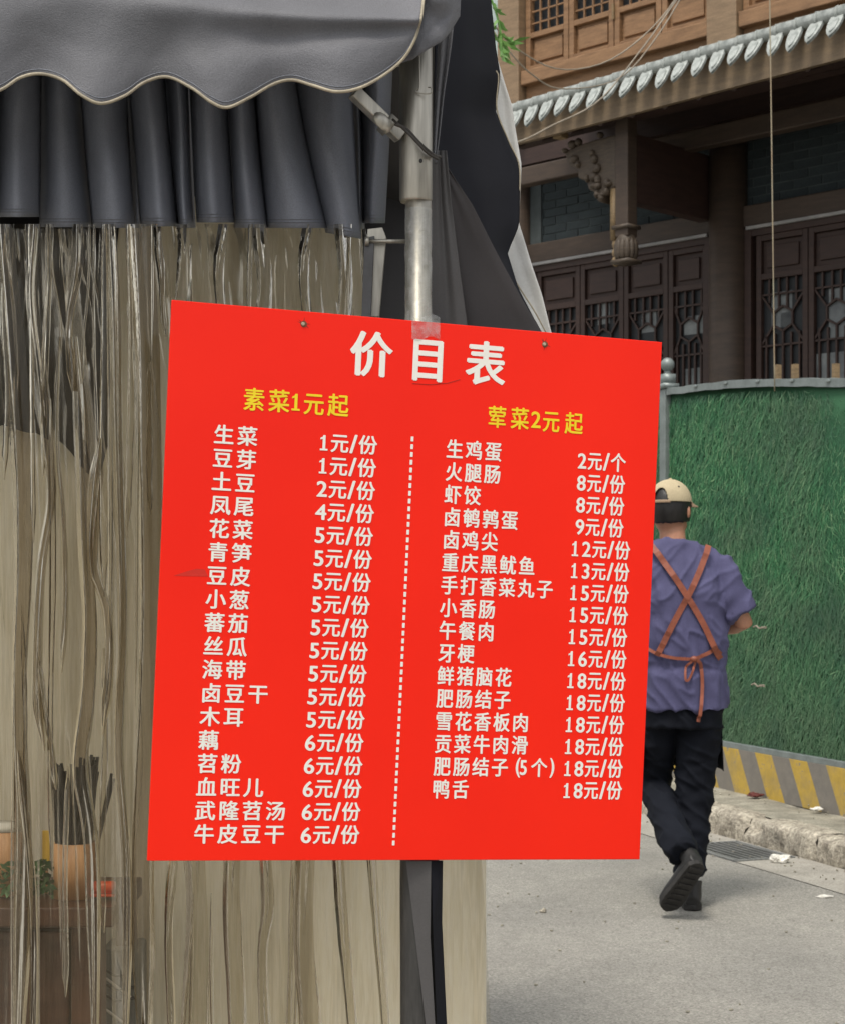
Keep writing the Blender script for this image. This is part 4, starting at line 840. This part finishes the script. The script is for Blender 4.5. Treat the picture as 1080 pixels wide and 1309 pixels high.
for i, row in enumerate(RIGHT):
    t = i/15; nm, pr_ = row[:2]; unit = row[2] if len(row) > 2 else '份'
    p0 = rowpos((581, 574), (563.5, 1009), t)
    put_text('dish_name', names(nm, p0, .0272, .0243, .0272), M_prw)
    x, z = rowpos((738.5, 588), (724, 1010), t); it = []; W2 = [(c, .0258) for c in ()]
    if len(pr_) == 2: it += [(pr_[0], x, z-.001, .027, .0292), (pr_[1], x+.0166, z-.001, .027, .0292)]; o = .0355
    else: it += [(pr_, x+.0058, z-.001, .027, .0292)]; o = .0245
    it += [('元', x+o, z, .0218, .0268), ('/', x+o+.0170, z, .031, .034), (unit, x+o+.0345, z, .0232, .0275)]
    put_text('price', it, M_prw)
u = [buv(474.8, 452.5), buv(547, 459.5), buv(620.5, 464.5)]
for c, p, w in zip('价目表', u, (.0590, .0560, .0575)): put_text('title_character', [(c, p[0], p[1], w, .0625)], M_prw, off=.03)
def head(txt, cs, ws): put_text('heading', [(c, *buv(*p), w, .0315) for c, p, w in zip(txt, cs, ws)], M_pry, off=.022)
head('素菜1元起', [(325, 510.5), (357, 512.5), (378.5, 514), (401.5, 516), (432.5, 518)], [.0290, .0290, .032, .0285, .0290])
head('荤菜2元起', [(635, 533), (664, 535), (684.5, 536.5), (704, 538.5), (733, 541)], [.0270, .0270, .030, .0255, .0270])
m = MB(); n = 53
for i in range(n):
    x, z = rowpos((527, 561), (503, 1078), i/(n-1)); mw, mh = .0018, .0032
    m.add([SP(x-mw, z-mh, .0004), SP(x+mw, z-mh, .0004), SP(x+mw, z+mh, .0004), SP(x-mw, z+mh, .0004)], [(0, 1, 2, 3)])
sparent(m.build('dotted_line', M_prw))
for px, py in ((388.5, 414), (696, 440)):                 # punched holes with rusty screws
    x, z = buv(px, py)
    m = MB(); m.tube([SP(x, z, .0), SP(x, z, .0006)], .0042, 14); sparent(m.build('hole', M_rust)); 
    m = MB(); m.tube([SP(x-.001, z, .0005), SP(x-.001, z, .0024)], [.0026, .0018], 10); sparent(m.build('screw', M_piping))
    m = MB()
    for k in range(5):
        a = random.uniform(0, 6.28); m.add([SP(x+.003*math.cos(a), z+.003*math.sin(a), .0003), SP(x+.0035*math.cos(a+.4), z+.0035*math.sin(a+.4), .0003), SP(x+.0095*math.cos(a+.1), z+.0095*math.sin(a+.1), .0004)], [(0, 1, 2)])
    sparent(m.build('tear', mat('torn_red', (.30, .02, .01), (.2, .02, .01), 50)))
x0, z0 = buv(223, 736); pts = [buv(222, 736), (buv(240, 730)), buv(252, 727), buv(262, 728), buv(266, 737)]
m = MB(); m.add([SP(a, c, .0003) for a, c in pts], [tuple(range(5))]); sparent(m.build('dent', mat('bruised_red', (.62, .018, .006), (.55, .016, .006), 30, .4)))
m = MB(); m.tube([SP(*buv(px, py), .0002) for px, py in ((527, 490), (550, 491.5), (572, 489.5), (588, 485))], .0004, 5); sparent(m.build('crease', mat('crease_red', (.35, .012, .006), (.3, .012, .006), 30, .4)))
# tape over the top edge onto the pole
M_tape = bpy.data.materials.new('clear_tape'); M_tape.use_nodes = True; nt = M_tape.node_tree; nt.nodes.clear()
o_ = N(nt, 'OutputMaterial'); tr = N(nt, 'BsdfTransparent'); gl = N(nt, 'BsdfGlossy', Roughness=.12); df = N(nt, 'BsdfDiffuse'); df.inputs[0].default_value = (.6, .6, .58, 1)
tr.inputs[0].default_value = (.9, .9, .88, 1); nn = ntex(nt, coords(nt), 60, 4, .7); f = ramp(nt, nn, [(.4, (.05,)*3), (.75, (.42,)*3)])
m1 = N(nt, 'MixShader'); nt.links.new(f, m1.inputs[0]); nt.links.new(tr.outputs[0], m1.inputs[1]); nt.links.new(df.outputs[0], m1.inputs[2])
m2 = N(nt, 'MixShader'); m2.inputs[0].default_value = .10; nt.links.new(m1.outputs[0], m2.inputs[1]); nt.links.new(gl.outputs[0], m2.inputs[2]); nt.links.new(m2.outputs[0], o_.inputs[0])
bm2 = bump(nt, nn, gl, .6, .002)
def tapef(u, v):
    px, py = lerp(526, 562, u), lerp(404, 433, v)+3*math.sin(u*7); x, z = buv(px, py); return SP(x, z, .0012+.0008*noise.noise(Vector((u*6, v*5, 0))))
m = MB(); m.grid(tapef, 16, 12); sparent(m.build('tape', M_tape, None, True))
def tape2(u, v):
    a = lerp(math.pi*1.05, math.pi*1.95, u); r = .0188+.0012*noise.noise(Vector((u*6, v*9, 0))); return Vector((-.0055+r*math.cos(a), PY_+r*math.sin(a), lerp(U(0, 412, PY_).z, U(0, 268, PY_).z, v)))
m = MB(); m.grid(tape2, 24, 30); m.build('tape', M_tape, tent, True)

# ---------------------------------------------------------------- walking person
PR = Vector((1.060, 7.0, 0))
M_skin = mat('skin', (.46, .235, .145), (.40, .19, .115), 12, .5, fine=200, fineamt=.08, bmp=.1, bdist=.001)
M_skin.node_tree.nodes['Principled BSDF'].inputs['Subsurface Weight'].default_value = .12; M_skin.node_tree.nodes['Principled BSDF'].inputs['Subsurface Scale'].default_value = .01
M_shirt = mat('purple_cotton', (.088, .086, .18), (.060, .058, .128), 5, .85, fine=300, fineamt=.2, bmp=.2, bdist=.002)
M_trous = mat('black_trousers', (.010, .012, .018), (.006, .007, .011), 6, .85, spec=.15, fine=300, fineamt=.15, bmp=.2, bdist=.002)
M_strap = mat('brown_leather', (.30, .085, .045), (.20, .055, .03), 25, .5)
M_cap = mat('khaki_cap_cloth', (.52, .44, .28), (.40, .33, .21), 9, .8, fine=300, fineamt=.15, bmp=.2, bdist=.001)
M_hair = mat('black_hair', (.012, .010, .009), (.006, .005, .005), 60, .45, aniso=(1, 1, .2), bmp=.5)
M_shoe = mat('black_shoe', (.012, .012, .013), (.02, .019, .018), 12, .5, fine=150, fineamt=.2, bmp=.3)
M_sole = mat('shoe_sole', (.028, .026, .024), (.014, .013, .012), 25, .7, fine=80, fineamt=.4, bmp=.5)
def solidify(mb, vox, smooth_it, name, m, parent=None, fold=None):
    me = mb.mesh('tmp'); o = bpy.data.objects.new('tmp', me); COL.objects.link(o)
    r = o.modifiers.new('r', 'REMESH'); r.mode = 'VOXEL'; r.voxel_size = vox
    s_ = o.modifiers.new('s', 'SMOOTH'); s_.factor = .5; s_.iterations = smooth_it
    bpy.context.view_layer.update(); out = bpy.data.meshes.new_from_object(o.evaluated_get(bpy.context.evaluated_depsgraph_get()))
    bpy.data.objects.remove(o); out.name = name
    if fold:
        for v, nr in zip(out.vertices, [Vector(q.vector) for q in out.vertex_normals]): v.co = v.co+nr*fold(v.co)
    out.materials.clear()
    ob = link(name, out, m, parent, True); return ob
def rings(mb, rs, seg=28):                                # (x, y, z, rx, ry) horizontal ellipses, closed
    vs = []
    for x, y, z, rx, ry in rs: vs += [Vector((x+rx*math.cos(a), y+ry*math.sin(a), z)) for a in [2*math.pi*k/seg for k in range(seg)]]
    fs = [(i*seg+k, i*seg+(k+1) % seg, (i+1)*seg+(k+1) % seg, (i+1)*seg+k) for i in range(len(rs)-1) for k in range(seg)]
    fs += [tuple(reversed(range(seg))), tuple(range((len(rs)-1)*seg, len(rs)*seg))]; mb.add(vs, fs)
def L3(x, y, z): return PR+Vector((x, y, z))
person = None
J = dict(neck=(-.040, .0, 1.47), shR=(.142, .0, 1.385), elR=(.240, -.01, 1.165), wrR=(.135, .215, 1.13), shL=(-.178, .0, 1.38), elL=(-.285, .0, 1.165), wrL=(-.165, .215, 1.12),
         hipR=(.085, .01, .88), knR=(.048, .035, .49), anR=(.022, .01, .085), hipL=(-.10, .01, .88), knL=(-.105, .13, .485), anL=(-.058, -.225, .285))
j = {k: L3(*v) for k, v in J.items()}
HC = L3(-.050, .018, 1.625)
HY = Matrix.Rotation(math.radians(-33), 3, 'Z')          # head turned a little to the right
mb = MB()
rings(mb, [(PR.x+x, PR.y+y, z, a, b_) for x, y, z, a, b_ in ((-.01, 0, .82, .14, .10), (-.005, 0, .92, .155, .105), (-.005, 0, 1.05, .145, .095), (-.01, .0, 1.2, .16, .105), (-.015, 0, 1.33, .175, .105), (-.02, 0, 1.42, .15, .08), (-.035, 0, 1.455, .08, .06))])
mb.tube([L3(-.038, -.005, 1.42), L3(-.042, .0, 1.49), L3(-.046, .012, 1.56)], [.062, .053, .052], 20)
mb.sphere(HC, (.072, .090, .112), 28, 20, HY); mb.sphere(HC+HY @ Vector((0, .040, -.055)), (.052, .05, .058), 20, 14)
def hd(x, y, z): return HC+HY @ Vector((x, y, z))
mb.tube([hd(0, .088, .005), hd(0, .112, -.028), hd(0, .090, -.04)], [.009, .014, .008], 10)   # nose
for e in (-1, 1):
    mb.sphere(hd(e*.078, .004, -.014), (.009, .015, .027), 14, 10, HY @ Matrix.Rotation(e*.25, 3, 'Z'))
mb.sphere(hd(0, .09, -.068), (.022, .010, .008), 12, 8)
for a, b_, c_ in (('shR', 'elR', 'wrR'), ('shL', 'elL', 'wrL')):
    A, E_, Wr = j[a], j[b_], j[c_]
    mb.tube([A, A.lerp(E_, .3), A.lerp(E_, .75), E_, E_.lerp(Wr, .25), E_.lerp(Wr, .6), Wr, Wr+(Wr-E_).normalized()*.03], [.042, .044, .042, .042, .044, .036, .027, .026], 18)
    d = (Wr-E_).normalized(); sd_ = 1 if a == 'shR' else -1; palm = Wr+d*.055
    Rp = d.to_track_quat('X', 'Z').to_matrix(); mb.sphere(palm, (.052, .040, .018), 14, 10, Rp)
    for q, ln in enumerate((.068, .077, .072, .056)):
        o0 = palm+Rp @ Vector((.035, -.027+q*.018, 0)); o1 = o0+Rp @ Vector((ln*.5, 0, -.010)); o2 = o1+Rp @ Vector((ln*.28, 0, -.030)); o3 = o2+Rp @ Vector((-.004, 0, -.022)); mb.tube([o0, o1, o2, o3], [.0095, .009, .008, .007], 8)
    o0 = palm+Rp @ Vector((-.02, sd_*.030, 0)); mb.tube([o0, o0+Rp @ Vector((.025, sd_*.025, -.01)), o0+Rp @ Vector((.055, sd_*.030, -.025))], [.013, .011, .009], 8)
for a, b_, c_ in (('hipR', 'knR', 'anR'), ('hipL', 'knL', 'anL')):
    mb.tube([j[a]+Vector((0, 0, .04)), j[a].lerp(j[b_], .5), j[b_], j[b_].lerp(j[c_], .35), j[b_].lerp(j[c_], .88)], [.075, .062, .042, .040, .030], 18)
person = solidify(mb, .0055, 4, 'person', M_skin)
tag(person, 'person in purple t-shirt with crossed brown apron straps and khaki cap walking away', 'person')
# face details
for e in (-1, 1): MB().sphere(hd(e*.030, .080, .008), (.013, .008, .007), 10, 8).build('eye', M_paper, person, True); MB().sphere(hd(e*.030, .0865, .008), (.005, .003, .005), 8, 6).build('pupil', M_hair, person, True)
MB().tube([hd(-.02, .098, -.066), hd(0, .102, -.068), hd(.02, .098, -.066)], .004, 8).build('mouth', mat('lips', (.35, .12, .10), (.3, .1, .08), 20, .5), person, True)
# hair
def hairf(u, v):
    a = lerp(math.radians(150), math.radians(395), u); z = lerp(.105, -.048-.012*math.sin(u*math.pi)+.006*noise.noise(Vector((u*30, 0, 0))), v); k = math.sqrt(max(.05, 1-(z/.125)**2))
    return hd(math.cos(a)*.0785*k, math.sin(a)*.0985*k, z)
MB().grid(hairf, 60, 16).build('hair', M_hair, person, True, solid=.004)
# cap: dome, strap gap at the back, brim to the front
def capf(u, v):
    a = 2*math.pi*u; ph = lerp(.02, math.pi/2, v); x, y, z = math.cos(a)*math.sin(ph), math.sin(a)*math.sin(ph), math.cos(ph)
    return hd(x*.083, y*.102-.002, .028+z*.092)
m = MB(); nu, nv = 160, 64; vs = [capf(i/nu, k/(nv-1)) for k in range(nv) for i in range(nu)]; fs = []
for k in range(nv-1):
    for i in range(nu):
        am = (i+.5)/nu*360; vm_ = (k+.5)/(nv-1)
        da = abs(am-270-0)
        if (da/24)**2+((1-vm_)/.42)**2 < 1: continue      # opening at the back
        fs.append((k*nu+i, k*nu+(i+1) % nu, (k+1)*nu+(i+1) % nu, (k+1)*nu+i))
m.add(vs, fs); cap = m.build('cap', M_cap, person, True, solid=.003)
m = MB(); m.tube([hd(math.cos(math.radians(a))*.085, math.sin(math.radians(a))*.104-.002, .028) for a in range(240, 301, 6)], .006, 8, flat=.3, up=(0, 0, 1)); child(m.build('strap', M_strap_c, None), cap)
def brimf(u, v):
    a = lerp(math.radians(25), math.radians(155), u); r = lerp(1, 1+.95*math.sin((u)*math.pi)**.6, v); return hd(math.cos(a)*.083*(1+(r-1)*.35), math.sin(a)*.102*r-.002, .030-.012*v-.012*abs(math.cos(a))*v)
child(MB().grid(brimf, 30, 8).build('brim', M_strap_c, None, True, solid=.004), cap)
child(MB().sphere(hd(0, 0, .122), (.008, .008, .004), 10, 6).build('button', M_cap, None, True), cap)
for a in range(0, 360, 60):
    child(MB().tube([capf(a/360, k/11)+Vector((0, 0, .001)) for k in range(1, 10)], .0008, 5).build('seam', M_cap, None), cap)
for a in (225, 330): child(MB().sphere(capf(a/360, .55), .005, 8, 6).build('eyelet', M_hair, None, True), cap)
# t-shirt
mb = MB()
rings(mb, [(PR.x+x, PR.y+y, z, a, b_) for x, y, z, a, b_ in ((.002, .0, .812, .180, .130), (.0, 0, .90, .176, .128), (-.002, 0, 1.02, .170, .122), (-.006, 0, 1.15, .178, .124), (-.012, 0, 1.28, .188, .125), (-.016, 0, 1.36, .182, .112), (-.020, 0, 1.418, .165, .092), (-.028, 0, 1.462, .136, .072), (-.038, 0, 1.492, .066, .062))], 36)
for a, b_, sd_ in (('shR', 'elR', 1), ('shL', 'elL', -1)):
    A, E_ = j[a], j[b_]; mb.tube([A+Vector((-sd_*.07, 0, .040)), A, A.lerp(E_, .4), A.lerp(E_, .86)+Vector((sd_*.004, 0, 0))], [.052, .062, .069, .073], 22)
def sfold(p):
    q = p-PR; n = noise.noise(Vector((q.x*9, q.y*4, q.z*4)))*.013+noise.noise(Vector((q.x*26, q.y*12, q.z*7)))*.007+(1-abs(noise.noise(Vector((q.x*9+q.z*5, q.y*5, q.z*4+3)))))**6*.011+(1-abs(noise.noise(Vector((q.x*13-abs(q.z-1.25)*9, q.y*6, q.z*7+9)))))**7*.009-(1-abs(noise.noise(Vector((q.x*17, q.y*8, q.z*3.1+1)))))**9*.004*(q.z < 1.2)
    n += -.010*math.exp(-((q.z-.985)/.022)**2)+.006*math.sin(q.x*75+q.z*6)*max(0, min(1, (1.08-q.z)*6))*(q.z < .97 or q.z > 1)*.7
    n += .005*math.sin((q.x*.8-q.z)*60)*math.exp(-((abs(q.x)-.17)/.04)**2-((q.z-1.22)/.1)**2)
    return n
shirt = solidify(mb, .0065, 4, 't_shirt', M_shirt, person, sfold)
tree = BVHTree.FromPolygons([v.co for v in shirt.data.vertices], [tuple(p.vertices) for p in shirt.data.polygons])
MB().tube([L3(-.038+.060*math.cos(a*math.pi/12), .058*math.sin(a*math.pi/12)-.002, 1.484) for a in range(25)], .0065, 8, cap=False).build('collar', M_shirt, person, True)
def ribbon(pts, w, off=.004, th=.0025):
    P = curve_pts([(x, 0, z) for x, z in pts], 34); C_ = []
    for p in P:
        h = tree.ray_cast(L3(p.x, -.6, p.z), Vector((0, 1, 0))); C_.append(h[0]+Vector((0, -off, 0)) if h[0] else (C_[-1]+Vector((p.x, 0, p.z))*0 if C_ else L3(p.x, -.12, p.z)))
    C_ = [Vector((PR.x+p.x, c.y, p.z)) for p, c in zip(P, C_)]
    ys = [c.y for c in C_]; ys = [min(ys[max(0, i-2):i+3]) for i in range(len(ys))]
    vs = []
    for i, c in enumerate(C_):
        c = Vector((c.x, ys[i], c.z)); t = (C_[min(i+1, 33)]-C_[max(i-1, 0)]); n = Vector((-t.z, 0, t.x)).normalized()*w/2; vs += [c-n, c+n]
    m = MB(); m.add(vs, [(2*i, 2*i+1, 2*i+3, 2*i+2) for i in range(33)]); return m.build('apron_strap', M_strap, person, False, solid=th)
def lp(px, py): return (px-540)/FP*6.92-PR.x, EYE-(py-HZ)/FP*6.92
ribbon([lp(906, 697), lp(893, 728), lp(876, 763), lp(858, 797), lp(838, 838)], .024)
ribbon([lp(832, 697), lp(853, 728), lp(876, 763), lp(895, 795), lp(913, 832), lp(920, 842)], .024, off=.0065)
ribbon([lp(822, 826), lp(840, 836), lp(862, 841), lp(886, 842)], .013, off=.006)
ribbon([lp(884, 842), lp(900, 836), lp(912, 831), lp(921, 836)], .015, off=.006)
ribbon([lp(886, 842), lp(893, 850), lp(895, 875), lp(893, 900), lp(890, 922)], .014, off=.013)
ribbon([lp(884, 843), lp(874, 852), lp(873, 868), lp(878, 866), lp(886, 846)], .009, off=.012)
MB().sphere(Vector((lp(884, 842)[0]+PR.x, PR.y-.137, lp(884, 842)[1])), (.016, .012, .013), 12, 8).build('knot', M_strap, person, True)
# apron sheet in front, seen below the shirt at both sides
def apr(u, v):
    a = lerp(math.radians(-8), math.radians(188), u); z = lerp(.85, .555+.01*math.sin(u*5), v); r = 1+.03*v
    return L3(.0+math.cos(a)*(.150+.012*v)*r, math.sin(a)*.145*r+.03*v+.004*math.sin(u*40), z)
MB().grid(apr, 70, 30).build('apron', M_trous, person, True, solid=.003)
# trousers
mb = MB()
rings(mb, [(PR.x, PR.y, z, a, b_) for z, a, b_ in ((.74, .156, .108), (.82, .158, .110), (.93, .150, .104))], 30)
mb.tube([j['hipR']+Vector((0, 0, .03)), j['hipR'].lerp(j['knR'], .5)+Vector((-.003, 0, 0)), j['knR'], j['knR'].lerp(j['anR'], .5)+Vector((.005, -.01, 0)), j['anR']+Vector((0, -.005, .05))], [.084, .090, .072, .062, .058], 24)
ll = j['anL']-j['knL']
mb.tube([j['hipL']+Vector((0, 0, .03)), j['hipL'].lerp(j['knL'], .5), j['knL']+Vector((0, .01, 0)), j['knL']+ll*.5, j['anL']+ll*.12+Vector((.008, 0, 0))], [.080, .086, .070, .063, .060], 24)
def tfold(p):
    q = p-PR; return noise.noise(Vector((q.x*14, q.y*10, q.z*9)))*.009+noise.noise(Vector((q.x*20, q.y*20, q.z*26)))*.006*(q.z < .6)+(1-abs(noise.noise(Vector((q.x*8, q.y*8, q.z*15+q.x*11)))))**6*.010
solidify(mb, .0065, 4, 'trousers', M_trous, person, tfold)
# shoes
def shoe(heel, toe, up, name='shoe'):
    x = (toe-heel).normalized(); up = (up-x*up.dot(x)).normalized(); y = up.cross(x); R = Matrix((x, y, up)).transposed(); Ln = (toe-heel).length
    def P(a, b_, c): return heel+R @ Vector((a*Ln, b_, c))
    mb = MB(); prof = [(0, .028, .030, .060), (.12, .036, .038, .075), (.3, .038, .042, .068), (.5, .040, .036, .048), (.7, .046, .030, .036), (.88, .044, .025, .028), (1.0, .022, .018, .020)]
    mb.tube([P(a, 0, .022+h*.42) for a, w, h, _ in prof], [(h*.62+.010, w) for a, w, h, _ in prof], 18, up=tuple(up))
    mb.tube([P(.12, 0, .045), P(.14, 0, .085), P(.16, 0, .115)], [.038, .038, .041], 18)
    o = solidify(mb, .005, 3, name, M_shoe, person)
    m2 = MB(); n = 22; out = []
    for k in range(n):
        a = 2*math.pi*k/n; u = .5-.5*math.cos(a); w = float(np.interp(u, [p[0] for p in prof], [p[1] for p in prof]))*1.08; w = w*min(1, math.sin(a if a < math.pi else 2*math.pi-a)*2.2)
        out.append(P(u*1.03-.015, w if a < math.pi else -w, 0))
    m2.prism(out, up*.022); child(m2.build('sole', M_sole, None, bevel=.003), o)
    m3 = MB()
    for k in range(8): m3.box(P(.1+.11*k, 0, -.002), (.010, .06, .006), R)
    child(m3.build('tread', M_sole, None), o)
    m4 = MB()
    for k in range(4): m4.tube([P(.36+.07*k, -.024, .062-.006*k), P(.36+.07*k, 0, .070-.006*k), P(.36+.07*k, .024, .062-.006*k)], .003, 6)
    child(m4.build('lace', M_shoe, None, True), o); return o
shoe(L3(.028, -.075, .003), L3(.045, .195, .003), Vector((0, 0, 1)))
shoe(L3(.010, -.345, .235), L3(-.098, -.215, .028), Vector((-.10, .72, .70)).normalized())
